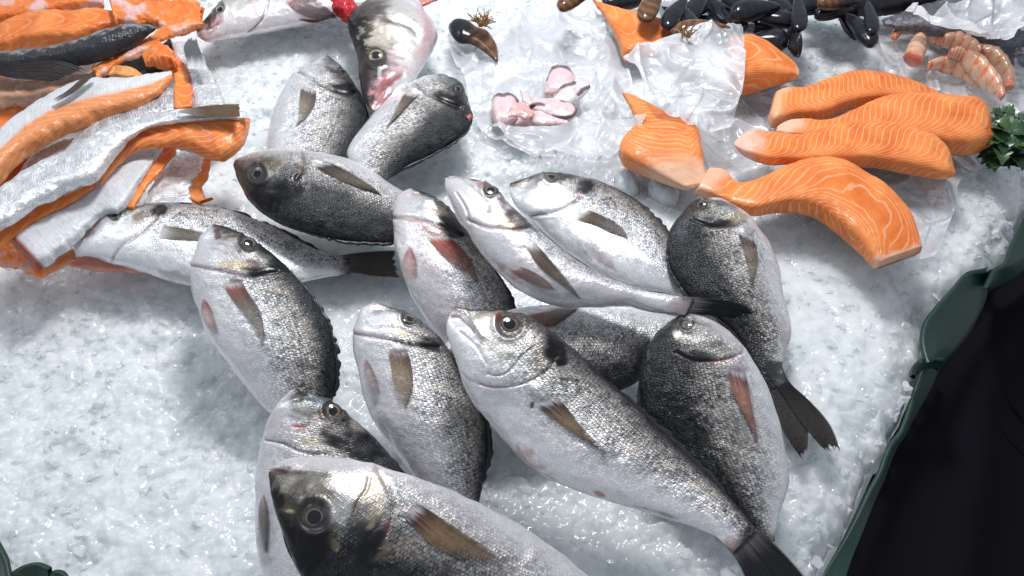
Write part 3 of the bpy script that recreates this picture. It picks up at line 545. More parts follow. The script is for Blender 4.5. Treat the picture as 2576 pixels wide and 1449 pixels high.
bream('bream snout-up at lower left with a pink gash, partly under the biggest head',
  C.pairs((0,950,42,905,50),(.06,1080,80,810,150),(.13,1230,140,740,270),(.2,1390,280,705,380),(.28,1560,430,680,500),(.38,1740,650,655,700),(.5,1850,900,642,950),(.65,1880,1200,645,1200),(.8,1800,1450,690,1430),(1,1500,1800,900,1800)),
  [(0,.08),(.3,.06),(.6,.045),(1,.03)], ey=(C(1225,205),24), gill=C.L((715,422),(860,452),(960,500),(1070,530),(1180,527)), roll=10, sg=.22, eyekw=dict(ring=(.5,.38,.2)),
  feats=[('blob',C(1380,470),75,32,25,blk,.95),('blob',C(1000,430),50,22,10,(.62,.54,.40),.8),('blob',C(970,322),20,5,4,(.55,.12,.16),1,-3),('blob',C(925,100),13,22,5,(.30,.24,.28),.8,4),('blob',C(1080,130),36,20,30,(.12,.15,.17),.8),('line',C.L((930,200),(1100,260),(1300,300)),4,brn,.6),('line',C.L((900,240),(1050,290),(1200,340)),4,brn,.55),
         ('blob',C(1200,370),26,26,0,(.12,.10,.09),.8),('blob',C(1380,320),18,26,-30,(.5,.46,.42),.6),('blob',C(720,1150),18,70,0,(.42,.40,.41),.5),('blob',C(820,250),36,26,30,(.72,.62,.63),.6)],
  fins=[dict(ea=C.L((690,830),(660,960),(670,1120),(700,1300)), eb=C.L((700,830),(735,950),(740,1120),(722,1300)), z=.05, base=(.5,.46,.46), tip=(.30,.27,.27), name='pelvic_fin')], pink=.15, dk=.55, md=.15)
bream('large bream across the centre, eye rimmed in blood, tail at bottom right',
  E.pairs((0,860,880,830,915),(.05,960,882,792,990),(.1,1120,900,795,1080),(.16,1290,915,830,1190),(.22,1470,975,870,1300),(.28,1620,1080,915,1430),(.36,1800,1225,985,1570))+
  F.pairs((.45,700,-30,-180,270),(.54,900,130,0,490),(.62,1070,300,250,700),(.70,1250,470,560,840),(.78,1430,640,900,925),(.86,1600,810,1250,1040),(.93,1730,960,1500,1130),(1,1850,1100,1665,1275)),
  [(0,.098),(.3,.088),(.6,.066),(1,.05)], ey=(E(1268,1000),31), gill=R6.L((320,1352),(400,1370),(500,1366),(610,1338),(700,1290),(755,1240),(775,1190)), roll=14, ns=340, nt=190, sg=.24,
  eyekw=dict(iris=(.10,.085,.07), ring=(.24,.19,.14), rim=(.07,.012,.012), tiltc=.25),
  feats=[('blob',E(1620,1190),27,38,-15,blk,.98),('blob',E(1540,1260),34,34,0,(.22,.17,.11),.6),('line',E.L((860,885),(930,900),(990,985),(1060,1095)),5,(.20,.15,.12),.8,4),('line',E.L((828,935),(890,940),(940,985),(1000,1060)),2.5,(.22,.05,.04),.9,-5),
         ('line',R6.L((370,1290),(430,1303),(505,1270),(560,1200),(640,1130)),2.2,(.28,.16,.11),.7,-3),('blob',E(1160,960),40,14,12,(.72,.68,.58),.7),('line',E.L((1050,900),(1160,925),(1210,960)),3.5,(.18,.03,.03),.8),('blob',E(1190,960),9,12,0,(.45,.03,.02),.95),('line',E.L((1170,960),(1200,1040),(1290,1085),(1350,1050)),3.5,(.30,.03,.02),.8),
         ('blob',E(1370,1060),30,18,20,(.70,.68,.62),.8),('blob',E(1180,1100),50,40,20,(.36,.34,.28),.6),('line',E.L((900,1060),(1010,1160),(1100,1300)),2,(.6,.58,.58),.4,-3),('line',E.L((920,1370),(960,1410),(1060,1449)),2.4,(.5,.3,.26),.6,-2),
         ('blob',F(190,60),34,22,30,(.60,.57,.60),.7,8),('blob',F(150,160),10,9,0,(.03,.02,.02),.9),('blob',F(660,830),16,6,20,(.35,.12,.10),.7),('blob',F(1640,1200),16,14,0,(.50,.28,.26),.5),('blob',F(120,560),60,16,42,(.48,.34,.33),.7,3),('blob',F(1080,960),50,5,18,(.12,.10,.12),.6)],
  fins=[dict(ea=F.L((150,150),(290,262),(430,365),(600,460),(745,565)), eb=F.L((335,85),(440,200),(520,310),(620,420),(745,565)), z=.08, base=(.05,.035,.045), tip=(.38,.27,.17), basefrac=.2, rays_n=17),
        tail(F.L((1640,900),(1780,1030),(1930,1155),(2080,1300),(2330,1600)), F.L((1520,1150),(1640,1265),(1710,1370),(1760,1480),(1900,1640)), .05,.045, tip=(.018,.018,.02), base=(.30,.26,.26), rays_n=26)], dk=.68, md=.05, pink=.12, dfin=True, headdark=.4)
bream('biggest bream head at the bottom edge, glossy eye, black forehead turned to the viewer',
  C.pairs((0,737,690,748,640),(.05,752,810,880,565),(.1,785,950,1080,540),(.16,830,1100,1300,555),(.22,900,1290,1520,610),(.28,1000,1480,1740,670),(.36,1200,1700,2000,760),(.46,1500,1950,2350,915),(.58,1900,2180,2700,1095),(.7,2350,2300,2950,1270),(.82,2800,2250,3130,1430),(1,3300,1900,3350,1650)),
  [(0,.105),(.3,.095),(.6,.06),(1,.04)], ey=(C(1085,1005),36), gill=C.L((1545,625),(1620,745),(1660,870),(1668,980),(1640,1090),(1600,1220)), roll=0, ns=340, nt=190, thick=.38, sg=.30, headdark=.2,
  eyekw=dict(iris=(.07,.062,.055), ring=(.26,.22,.16)),
  feats=[('blob',C(980,1250),78,74,25,blk,.95),('blob',C(835,960),20,100,-14,blk,.88),('blob',C(1500,1210),44,84,14,blk,.88),('blob',C(1120,1400),95,44,0,(.025,.028,.032),.85),('blob',C(1050,760),90,30,4,(.20,.18,.15),.75),('blob',C(1540,860),32,62,5,(.50,.43,.30),.7),('blob',C(890,965),22,8,8,(.60,.50,.27),.8,4),('blob',C(800,655),26,10,-20,(.10,.05,.06),.85),
         ('line',C.L((760,640),(840,665),(930,665),(1060,672),(1150,690)),3.2,(.16,.09,.09),.85,-5),('line',C.L((1500,700),(1480,790),(1420,880),(1395,960)),2.4,(.24,.13,.10),.7,-4),('blob',C(1150,620),70,10,8,(.70,.66,.66),.7),('blob',C(1290,900),26,66,8,(.62,.62,.61),.6),('blob',C(1180,830),30,22,0,(.15,.13,.11),.6),
         ('blob',C(1250,1230),26,13,60,(.50,.40,.27),.5),('blob',C(1630,1080),5,10,0,(.25,.03,.03),.8),('blob',C(1810,980),22,14,10,(.20,.13,.16),.8,6),('line',C.L((1730,1000),(1780,1030),(1840,1080)),3,blk,.8,-4),('blob',C(1700,1250),60,22,-20,(.30,.24,.19),.5)],
  fins=[dict(ea=C.L((1760,1010),(1850,1100),(1960,1215),(2150,1300),(2350,1345)), eb=C.L((1850,885),(2010,985),(2200,1105),(2400,1240),(2560,1345)), z=.11, base=(.10,.04,.05), tip=(.34,.22,.12), rays_n=20, basefrac=.2)], dk=.1, md=-.25, pink=.15)
#==END==

# ------------------------------------------------------------------ sea bass
bream('large pink-grey bass head standing nose down between two breams',
  D.pairs((0,215,825,250,838),(.1,155,720,370,760),(.2,132,600,520,650),(.35,122,460,590,540),(.5,90,320,660,420),(.65,48,200,728,285),(.8,100,90,690,160),(.9,220,20,640,90),(1,380,-80,560,-60)),
  .032, ey=(D(262,425),23), name='bass_head', cat='fish head', group=None, dfin=False, dline_=False, sg=1.2, thick=.5, headdark=.0, scamp=.35, eyekw=dict(ring=(.42,.32,.14), iris=(.30,.25,.16), pupil=(.02,.03,.04), bulge=.4),
  feats=[('blob',D(215,580),50,85,8,(.045,.033,.036),.95),('blob',D(120,270),34,85,8,(.025,.025,.03),.97),('blob',D(330,270),50,36,15,(.66,.60,.50),.85),('blob',D(300,90),60,20,15,(.14,.11,.11),.8),('line',D.L((300,150),(400,165),(500,195),(570,250)),6,(.20,.14,.12),.85,-4),
         ('blob',D(480,110),36,20,20,(.74,.70,.68),.8),('line',D.L((600,60),(640,170),(640,280),(600,420)),14,(.66,.28,.28),.6),('blob',D(680,250),20,50,0,(.62,.42,.42),.6),('blob',D(370,590),36,24,-30,(.60,.24,.26),.85,5),('line',D.L((460,560),(360,640),(280,740),(240,820)),6,(.48,.14,.15),.8,-3),('blob',D(500,450),40,46,0,(.75,.62,.60),.6),
         ('blob',D(320,790),26,18,-60,(.55,.26,.28),.7),('blob',D(290,540),6,20,0,(.8,.78,.75),.7),('blob',D(380,400),26,26,0,(.35,.22,.22),.5)], fins=[])
bream('bass at the top left with its jaw resting on the salmon trimmings',
  A.pairs((0,1480,225,1492,270),(.08,1530,160,1560,320),(.18,1630,50,1720,300),(.3,1760,-80,1900,270),(.45,1950,-180,2120,230),(.6,2200,-220,2330,190),(.8,2500,-200,2600,120),(1,2750,-150,2800,30)),
  .03, ey=(A(1660,72),14), name='sea_bass', cat='fish', group=None, dfin=False, sg=.33, headdark=.3, gill=A.L((2020,-20),(2000,100),(1940,190),(1880,240)), pink=.5, scamp=.35, dk=.6, md=.35, eyekw=dict(ring=(.4,.32,.16), iris=(.26,.24,.18)),
  feats=[('blob',A(1580,120),30,34,-40,(.04,.04,.05),.95),('blob',A(1660,165),26,12,-10,(.60,.30,.32),.8),('line',A.L((1485,245),(1560,200),(1640,190)),3,(.35,.15,.17),.8,-2),('blob',A(1780,60),40,36,0,(.68,.64,.58),.7),('line',A.L((1880,0),(1920,60),(1930,110)),5,(.65,.3,.32),.6),('blob',A(1590,270),40,14,0,(.66,.46,.46),.7)],
  fins=[dict(ea=A.L((2140,20),(2260,110),(2380,160),(2500,175)), eb=A.L((2200,-70),(2380,-20),(2480,60),(2570,165)), z=.05, base=(.30,.14,.14), tip=(.16,.10,.10)),
        dict(ea=A.L((2250,150),(2330,172),(2450,182)), eb=A.L((2260,140),(2330,150),(2460,172)), z=.04, base=(.6,.2,.2), tip=(.55,.2,.2), name='pelvic_fin')])

# ------------------------------------------------------------------ generic lofted pieces
OR = (.86, .245, .058); ORD = (.72, .15, .03); SKIN = (.72, .73, .75); PINK = (.78, .42, .34)
def piece(name, label, cat, rows, z, thick=.5, group=None, mat=None, color=OR, cfun=None, ph=None, fat=1.0, sc=0., sq=.75, under=.8, ns=150, nt=96, bumpy=.0015, tilt=.15, parent=None, part=None, roll=0):
    r = parent or root(name, label, cat, group)
    if group == GLN: sq *= .62; thick *= .8; under = .5
    o = loft(rows, z, thick, ns, nt, sq=sq, under=under, tilt=tilt, ease=1.2)
    if group == GLN or parent is not None:                # trimmings have ragged knife edges
        q = o.s*10 + p_hash(o.px[0]); cs = np.cos(o.th); w_ = (fbm(np.stack([q, np.sign(cs)*3 + 5, 0*q], -1), 3) - .5)*.42 + (vnoise(np.stack([q*2.2, np.sign(cs)*3 + 5, 0*q], -1)) - .5)*.10
        o.X = o.X + o.W[:, None]*(cs*np.abs(cs)*w_)[..., None]; finish(o)
    nz = fbm(o.X*70, 4)-.5; n2 = fbm(o.X*240 + 5, 3)-.5
    c = np.zeros(o.X.shape); c[:] = color; o.nz, o.n2 = nz, n2
    c = c*np.stack([1+nz*.45, 1+nz*1.1+n2*.3, 1+nz*1.6+n2*.4], -1); scv = np.full(o.s.shape, float(sc)); ft = np.full(o.s.shape, float(fat))
    if cfun: c, scv, ft = cfun(o, c, scv, ft)
    pv = ph(o) if ph else np.zeros(o.s.shape)
    displace(o, nz*bumpy*2.2 + n2*bumpy*.7)
    build(o, part or 'flesh', c, mat or M_SAL, r, {'sc': scv, 'fat': ft, 'ph': pv})
    if parent is None: settle_later.append(r)
    o.root = r; return o
settle_later = []; GLN = 'salmon trimmings heaped on the left'
def chev(fr, k, v0=0., k2=None):                      # fat lines: along-body frequency + slope across, folding at v0
    def f(o):
        u, v = o.uv[..., 0], o.uv[..., 1] - v0
        return u*fr + np.where(v > 0, v*k, -v*(k2 if k2 is not None else k)) + (o.nz)*.7
    return f
def ends(cl, a=0.0, b=0.0):
    def f(o, c, scv, ft):
        u = (o.s - o.s.min())/(o.s.max()-o.s.min()); m = np.zeros(u.shape)
        if a: m = np.maximum(m, sstep(a, a*.4, u + o.nz*.15))
        if b: m = np.maximum(m, sstep(1-b, 1-b*.4, u + o.nz*.15))
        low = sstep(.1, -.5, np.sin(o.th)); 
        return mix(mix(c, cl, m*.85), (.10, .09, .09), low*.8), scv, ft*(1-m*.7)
    return f
GS = 'salmon fillets on plastic film'
FIL = dict(sq=.40, under=.5, bumpy=.0008)
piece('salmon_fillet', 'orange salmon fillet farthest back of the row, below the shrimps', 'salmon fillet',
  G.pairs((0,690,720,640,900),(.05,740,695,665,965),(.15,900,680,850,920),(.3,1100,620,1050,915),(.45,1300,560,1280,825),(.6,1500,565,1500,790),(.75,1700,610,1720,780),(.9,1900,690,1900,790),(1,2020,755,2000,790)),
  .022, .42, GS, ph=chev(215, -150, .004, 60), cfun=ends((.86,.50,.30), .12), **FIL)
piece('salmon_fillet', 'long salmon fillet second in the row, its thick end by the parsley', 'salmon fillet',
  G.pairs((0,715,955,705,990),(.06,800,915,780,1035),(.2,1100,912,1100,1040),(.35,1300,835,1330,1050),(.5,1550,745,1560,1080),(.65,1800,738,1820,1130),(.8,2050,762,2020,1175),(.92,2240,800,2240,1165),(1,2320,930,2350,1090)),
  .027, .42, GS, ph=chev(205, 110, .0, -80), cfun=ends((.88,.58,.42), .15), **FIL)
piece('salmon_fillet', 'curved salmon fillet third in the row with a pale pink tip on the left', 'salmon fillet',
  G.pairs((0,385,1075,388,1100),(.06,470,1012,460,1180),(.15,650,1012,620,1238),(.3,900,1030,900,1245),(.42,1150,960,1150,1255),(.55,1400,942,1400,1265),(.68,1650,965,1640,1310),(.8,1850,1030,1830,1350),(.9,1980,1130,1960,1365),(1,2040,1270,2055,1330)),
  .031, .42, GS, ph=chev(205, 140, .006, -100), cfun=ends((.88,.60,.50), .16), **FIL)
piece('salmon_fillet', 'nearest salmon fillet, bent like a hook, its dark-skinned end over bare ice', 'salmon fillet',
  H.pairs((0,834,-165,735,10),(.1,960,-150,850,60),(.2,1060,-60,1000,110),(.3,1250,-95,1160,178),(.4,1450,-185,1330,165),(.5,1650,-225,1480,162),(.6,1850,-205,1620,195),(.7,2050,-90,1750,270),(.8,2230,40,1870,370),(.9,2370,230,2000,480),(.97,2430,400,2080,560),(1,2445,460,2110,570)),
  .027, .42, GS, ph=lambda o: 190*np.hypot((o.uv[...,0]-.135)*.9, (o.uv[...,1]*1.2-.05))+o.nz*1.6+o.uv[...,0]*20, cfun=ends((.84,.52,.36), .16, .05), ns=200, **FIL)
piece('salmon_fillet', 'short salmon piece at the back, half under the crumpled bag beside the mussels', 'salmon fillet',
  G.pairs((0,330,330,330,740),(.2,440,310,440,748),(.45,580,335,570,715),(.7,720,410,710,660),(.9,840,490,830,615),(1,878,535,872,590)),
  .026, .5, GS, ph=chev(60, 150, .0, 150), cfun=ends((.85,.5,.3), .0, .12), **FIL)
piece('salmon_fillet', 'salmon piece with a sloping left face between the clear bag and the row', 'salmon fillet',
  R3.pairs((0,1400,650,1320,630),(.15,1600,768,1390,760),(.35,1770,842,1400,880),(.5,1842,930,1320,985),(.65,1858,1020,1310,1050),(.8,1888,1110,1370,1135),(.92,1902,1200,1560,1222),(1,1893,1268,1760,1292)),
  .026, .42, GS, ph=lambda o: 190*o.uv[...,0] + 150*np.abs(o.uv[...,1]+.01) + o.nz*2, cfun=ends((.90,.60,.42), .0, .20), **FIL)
piece('salmon_fillet', 'broad salmon piece at the back inside the bag, a brown mussel lying on it', 'salmon fillet',
  R3.pairs((0,1120,-10,1160,60),(.15,1230,40,1230,150),(.35,1380,95,1290,290),(.5,1480,125,1350,420),(.65,1590,150,1480,390),(.82,1680,200,1620,345),(1,1750,290,1700,325)),
  .022, .35, GS, ph=chev(40, 90), fat=.5, cfun=ends((.88,.6,.4), .0, .0), **FIL)

# skin-and-belly trimmings on the left
GL = 'salmon trimmings heaped on the left'; OR = (.84, .31, .115); SKIN = (.74, .755, .775)
def skinflesh(th0=1.25, th1=1.45, fl=OR, sk=SKIN, far_skin=True):
    def f(o, c, scv, ft):
        m = sstep(th0, th1, o.th + o.nz*.05) * sstep(2*np.pi-.5, 2*np.pi-.9, o.th)      # 1 = near side (flesh)
        if not far_skin: m = 1 - m
        cc = mix(np.zeros(c.shape)+np.array(sk)*(1+.25*o.nz)[..., None], np.array(fl), m*1.0)
        return cc, scv*0 + (1-m)*.9, ft*m
    return f
allskin = lambda o, c, scv, ft: (np.zeros(c.shape)+np.array(SKIN)*(1+.22*o.nz+.1*o.n2)[..., None], scv*0+.30, ft*0)
piece('salmon_trim', 'pink and orange salmon slab in the far left corner', 'salmon trimming',
  A.pairs((0,-250,40,-250,260),(.3,0,-60,0,215),(.6,300,-120,320,130),(.85,560,-130,600,95),(1,760,-120,790,60)), .035, .4, GL, ph=chev(60, 60), fat=.5,
  cfun=lambda o,c,s,f: (mix(c, (.80,.50,.47), sstep(.1,.25,o.nz+.12)), s, f*.6))
piece('salmon_trim', 'rounded orange salmon belly lying behind the black-scaled piece', 'salmon trimming',
  A.pairs((0,-200,240,-200,400),(.2,0,190,0,390),(.45,300,105,300,372),(.65,560,88,560,315),(.85,820,88,800,240),(.95,910,110,890,190),(1,940,135,930,150)), .036, .5, GL, ph=chev(75, 120), fat=.55)
piece('salmon_trim', 'torn orange and pink salmon flap next to the bass jaw', 'salmon trimming',
  A.pairs((0,830,-50,880,190),(.25,1000,0,1000,180),(.45,1150,-10,1160,210),(.65,1300,10,1280,260),(.85,1450,15,1440,250),(1,1550,60,1520,200)), .042, .35, GL, ph=chev(50, 80), fat=.4, bumpy=.004,
  cfun=lambda o,c,s,f: (mix(c, (.80,.52,.50), sstep(.02,.2,o.nz)), s, f*.5))
piece('salmon_trim', 'narrow orange strip of salmon running down from the bass jaw', 'salmon trimming',
  A.pairs((0,1480,150,1560,190),(.2,1270,190,1400,250),(.4,1130,285,1220,320),(.6,980,360,1080,410),(.8,830,440,900,490),(1,690,525,740,600)), .046, .5, GL, ph=chev(60, 60), fat=.4, bumpy=.003,
  cfun=lambda o,c,s,f: (mix(c, (.82,.50,.42), sstep(.0,.2,o.nz)), s, f))
sk = piece('salmon_tail', 'dark salmon back with shiny black scales and a wet black fin', 'salmon piece',
  A.pairs((0,-160,420,-160,600),(.15,0,402,0,560),(.35,300,368,300,540),(.55,600,305,580,515),(.75,850,215,820,450),(.9,1030,178,1030,340),(.97,1130,190,1140,260),(1,1185,205,1185,220)), .056, .5, None, color=(.03,.032,.036), fat=0,
  cfun=lambda o,c,s,f: (mix(c, (.30,.31,.31), np.clip(sstep(-.1,.3,np.cos(o.th)+o.n2*1.2)*(.5+o.n2*2.5)*1.0,0,.9)), s*0+1, f), sq=.9, part='back')
fin(sk.root, None, A.L((-120,540),(60,590),(250,610),(440,620)), A.L((500,470),(560,520),(620,530),(700,545)) if False else A.L((-120,470),(200,470),(480,460),(690,545)), z=.066, z1=.06, name='fin', base=(.03,.028,.03), tip=(.06,.05,.05), rays_n=18)
piece('salmon_trim', 'pale pink salmon belly flap below the black-scaled piece', 'salmon trimming',
  A.pairs((0,-150,600,-150,880),(.3,60,600,60,830),(.6,320,600,300,780),(.85,560,560,520,700),(1,720,560,700,620)), .036, .3, GL, color=(.80,.50,.36), ph=chev(50,50), fat=.3, bumpy=.003,
  cfun=lambda o,c,s,f: (mix(c, OR, sstep(.0,.2,o.nz)*.7), s, f))
piece('salmon_trim', 'orange salmon lump at the left edge under the pink flap', 'salmon trimming',
  A.pairs((0,-150,800,-150,1200),(.5,60,820,40,1080),(1,260,780,220,900)), .030, .4, GL, ph=chev(50,50), fat=.3)
bs = piece('salmon_strip', 'long salmon strip with silver skin above herringbone orange flesh, nearer the black-scaled piece', 'salmon strip',
  A.pairs((0,-140,1130,-140,1560),(.1,0,1010,20,1400),(.25,200,845,200,1195),(.42,450,690,430,1060),(.6,720,610,700,950),(.78,1000,590,1030,810),(.92,1200,560,1230,690),(1,1300,538,1295,600)), .046, .45, GL, cfun=skinflesh(1.6,1.72), ph=chev(75, 130, .022, 130), sq=.8, ns=220)
fin(bs.root, None, A.L((400,750),(500,690),(620,590),(735,520)), A.L((440,770),(560,700),(670,610),(745,530)), z=.062, z1=.064, name='fin', base=(.4,.36,.34), tip=(.22,.17,.13))
piece('salmon_tail', 'white salmon tail piece standing up with a grey fanned fin', 'salmon piece',
  A.pairs((0,1300,335,1500,330),(.2,1330,440,1540,440),(.45,1420,560,1620,600),(.7,1455,690,1670,700),(1,1465,840,1710,830)), .040, .35, None, cfun=allskin, mat=M_FISH, part='skin')
fin(settle_later[-1], None, A.L((1420,520),(1400,440),(1385,360),(1440,270)), A.L((1560,530),(1540,440),(1500,350),(1480,265)), z=.055, z1=.06, name='tail_fin', base=(.66,.66,.68), tip=(.12,.12,.13), rays_n=12, rag=.2)
piece('salmon_trim', 'red and orange salmon edge strip left of the white tail piece', 'salmon trimming',
  A.pairs((0,1120,400,1260,345),(.2,1180,500,1360,440),(.4,1290,540,1420,560),(.7,1320,690,1455,700),(1,1320,835,1460,815)), .042, .4, GL, ph=chev(90,60), fat=.7,
  cfun=lambda o,c,s,f: (mix(c, (.70,.12,.10), sstep(.3,.9,-np.cos(o.th))*.7), s, f))
piece('salmon_strip', 'grey scaled salmon skin patch between the two long strips', 'salmon strip',
  A.pairs((0,480,1150,560,1290),(.25,700,930,740,1150),(.5,900,810,940,1060),(.75,1080,745,1140,960),(.92,1250,655,1260,880),(1,1325,700,1320,830)), .040, .25, GL, cfun=lambda o,c,s,f: (np.zeros(c.shape)+np.array((.56,.57,.60))*(1+.3*o.nz)[...,None], s*0+.5, f*0), mat=M_FISH)
piece('salmon_strip', 'smooth white salmon skin with dark specks at the left edge', 'salmon strip',
  A.pairs((0,150,1300,150,1420),(.3,240,1190,250,1340),(.7,400,1090,420,1260),(1,565,1045,560,1180)), .030, .3, GL, cfun=allskin, mat=M_FISH)
piece('salmon_trim', 'dull orange salmon lump under the skins at the left edge', 'salmon trimming',
  A.pairs((0,-150,1280,-150,1800),(.4,40,1240,40,1560),(.8,260,1200,250,1400),(1,420,1200,400,1300)), .026, .35, GL, ph=chev(50,50), fat=.3, color=ORD)
m9 = piece('salmon_strip', 'longest salmon strip, white scaled skin sweeping up to a brown fin', 'salmon strip',
  A.pairs((0,-160,1520,-160,1850),(.1,0,1425,0,1745),(.22,250,1275,260,1575),(.34,480,1165,500,1475),(.46,700,1045,720,1370),(.55,830,965,880,1190),(.65,1000,900,1040,1020),(.76,1250,845,1260,940),(.88,1550,825,1560,912),(1,1860,850,1870,900)), .064, .42, GL, cfun=allskin, mat=M_FISH, sq=.85, ns=220, part='skin')
fin(m9.root, None, A.L((1340,840),(1500,805),(1650,788),(1815,785)), A.L((1340,850),(1520,880),(1680,885),(1830,885)), z=.070, z1=.074, name='fin', base=(.55,.50,.45), tip=(.20,.14,.09), rays_n=12, rag=.05)
piece('x', None, None, A.pairs((0,740,1345,760,1400),(.12,880,1160,860,1290),(.25,1010,1010,1010,1165),(.4,1200,935,1220,1110),(.55,1420,900,1400,1135),(.7,1600,890,1560,1205),(.85,1760,885,1700,1205),(.95,1860,885,1830,1100),(1,1885,900,1880,950)), .054, .42, parent=m9.root, ph=chev(75, 130, .004, 130), sq=.8)
piece('x', None, None, A.pairs((0,-150,1820,-160,2000),(.3,50,1715,60,1830),(.6,280,1560,330,1640),(.85,560,1445,580,1510),(1,740,1350,700,1430)), .052, .4, parent=m9.root, ph=chev(60, 60), fat=.5)
piece('salmon_strip', 'white salmon skin in front with a dark red cut end, under the left bream', 'salmon strip',
  A.pairs((0,60,1790,300,2040),(.08,110,1745,380,2010),(.3,330,1600,560,1850),(.5,560,1490,760,1650),(.7,780,1360,930,1570),(.85,1000,1230,1090,1340),(1,1175,1175,1160,1210)), .044, .4, GL, cfun=lambda o,c,s,f: (mix(np.zeros(c.shape)+np.array(SKIN)*(1+.2*o.nz)[...,None], (.30,.07,.05), sstep(.07,.02,o.s)), s*0+.7, f*0), ns=180)
piece('salmon_trim', 'orange salmon flesh under the cut skin end at the ice edge', 'salmon trimming',
  A.pairs((0,-160,1860,-160,2030),(.25,20,1830,50,2000),(.5,180,1880,230,2070),(.8,330,1960,360,2075),(1,560,1900,560,1960)), .022, .5, GL, fat=.3, ph=chev(50,50), bumpy=.003,
  cfun=lambda o,c,s,f: (mix(c, (.75,.40,.34), sstep(.0,.2,o.nz)), s, f))
piece('salmon_trim', 'thin coral salmon sliver under the left bream', 'salmon trimming',
  A.pairs((0,500,1960,540,2010),(.5,800,1940,800,2050),(1,1250,2000,1250,2060)), .012, .5, GL, fat=.2, color=(.72,.30,.22))
piece('salmon_trim', 'orange salmon sliver hanging straight down in the middle of the trimmings', 'salmon trimming',
  A.pairs((0,1240,1115,1335,1125),(.25,1170,1210,1300,1200),(.5,1100,1320,1220,1300),(.75,1010,1420,1100,1420),(1,930,1570,1010,1575)), .040, .5, GL, ph=chev(80,60), fat=.6)
piece('salmon_strip', 'small white salmon skin panel right of the hanging sliver', 'salmon strip',
  A.pairs((0,1340,1130,1550,1205),(.3,1260,1260,1510,1290),(.6,1170,1390,1450,1400),(1,1090,1560,1450,1550)), .030, .25, GL, cfun=allskin, mat=M_FISH)
piece('salmon_trim', 'narrow orange salmon sliver at the right end of the trimmings', 'salmon trimming',
  A.pairs((0,1540,1195,1600,1210),(.35,1480,1320,1570,1320),(.7,1420,1430,1530,1430),(.9,1440,1510,1560,1500),(1,1500,1545,1620,1500)), .028, .55, GL, ph=chev(80,60), fat=.6)
piece('salmon_trim', 'near-black filler piece standing in for the shade beneath the orange strips', 'salmon trimming',
  A.pairs((0,640,600,700,700),(.4,850,500,900,640),(.7,1050,420,1100,620),(1,1300,330,1350,560)), .026, .4, GL, color=(.04,.03,.03), fat=0)  # added filler, coloured near black for the shade in the gap
piece('salmon_trim', 'round orange salmon curl with a black skin edge in the gap', 'salmon trimming',
  A.pairs((0,740,560,740,610),(.2,850,505,820,610),(.5,960,510,960,610),(1,1100,570,1090,600)), .042, .6, GL, ph=chev(120,60), color=(.78,.36,.12), cfun=lambda o,c,s,f:(mix(c,(.02,.02,.02),sstep(.25,.18,o.s)),s,f))
piece('salmon_trim', 'curled orange salmon belly end above the red edge strip', 'salmon trimming',
  A.pairs((0,1080,420,1100,500),(.3,1150,360,1180,520),(.7,1230,335,1290,520),(1,1320,400,1340,500)), .05, .6, GL, ph=chev(60,50), fat=.5)
piece('fish_entrails', 'bright red gill offcut beside the bass fins', 'fish offcut',
  A.pairs((0,2440,-60,2450,60),(.3,2560,-60,2540,120),(.6,2640,-30,2610,170),(1,2700,60,2700,110)), .032, .5, None, color=(.55,.03,.04), fat=0, bumpy=.004)
piece('fish_offcut', 'pinkish fin offcut sticking out from behind the bass head', 'fish offcut',
  D.pairs((0,530,5,560,60),(.5,640,-30,620,50),(1,760,-60,720,10)), .03, .3, None, color=(.62,.22,.22), fat=0)

# ------------------------------------------------------------------ grey fish at the top right
piece('grey_fish', 'black fish body along the top edge behind the ice slope', 'fish', G.pairs((0,820,-120,900,20),(.3,1050,-120,1120,130),(.5,1300,-100,1300,140),(.75,1600,-100,1650,110),(1,2100,-100,2050,20)), .03, .5, None, mat=M_SHELL, color=(.018,.02,.024), fat=0, part='body')
piece('grey_fish', 'grey fish body at the top right corner under clear plastic', 'fish', G.pairs((0,1500,150,1520,200),(.3,1800,40,1820,260),(.6,2200,-20,2200,330),(1,2700,-60,2700,360)), .03, .4, None, mat=M_FISH, color=(.17,.18,.21), sc=.6, part='body')

# ------------------------------------------------------------------ mussels
def shell(label, rows, z, thick=.5, brown=.0, group='black mussels', flip=False):
    r = root('mussel', label, 'mussel', group)
    for k, (dz, und) in enumerate(((0, .12), (0, 1.0))):
        o = loft(rows, z, thick, 70, 60, under=.15, ease=1.8, tilt=.1)
        if k: o.X = o.X.copy(); o.X[..., 2] = 2*(z if np.isscalar(z) else z[0][1]) - .0008 - o.X[..., 2]; finish(o)
        w = fbm(np.stack([o.s*3, o.th, o.s*0+z*500], -1), 3); c = np.zeros(o.X.shape); c[:] = (.014, .014, .020)
        rings = .5 + .5*np.sin((o.s*40 + np.abs(o.th-1.5)*3))
        c = mix(c, (.22, .10, .04), np.clip((sstep(.75-brown, 1.15-brown, o.s + w*.4) if brown else w*0), 0, 1)*(.4+.6*rings))
        c = mix(c, (.06, .06, .075), rings*.10); build(o, 'shell', c, M_SHELL, r)
    settle_later.append(r); return r
m1 = shell('open-edged mussel with brown beard, alone on bare ice', R3.pairs((0,150,165,148,190),(.15,200,130,165,240),(.35,290,142,215,288),(.5,350,185,280,292),(.65,410,205,340,318),(.8,455,265,400,355),(.92,482,330,445,392),(1,486,405,472,415)), .022, .42, brown=.2)
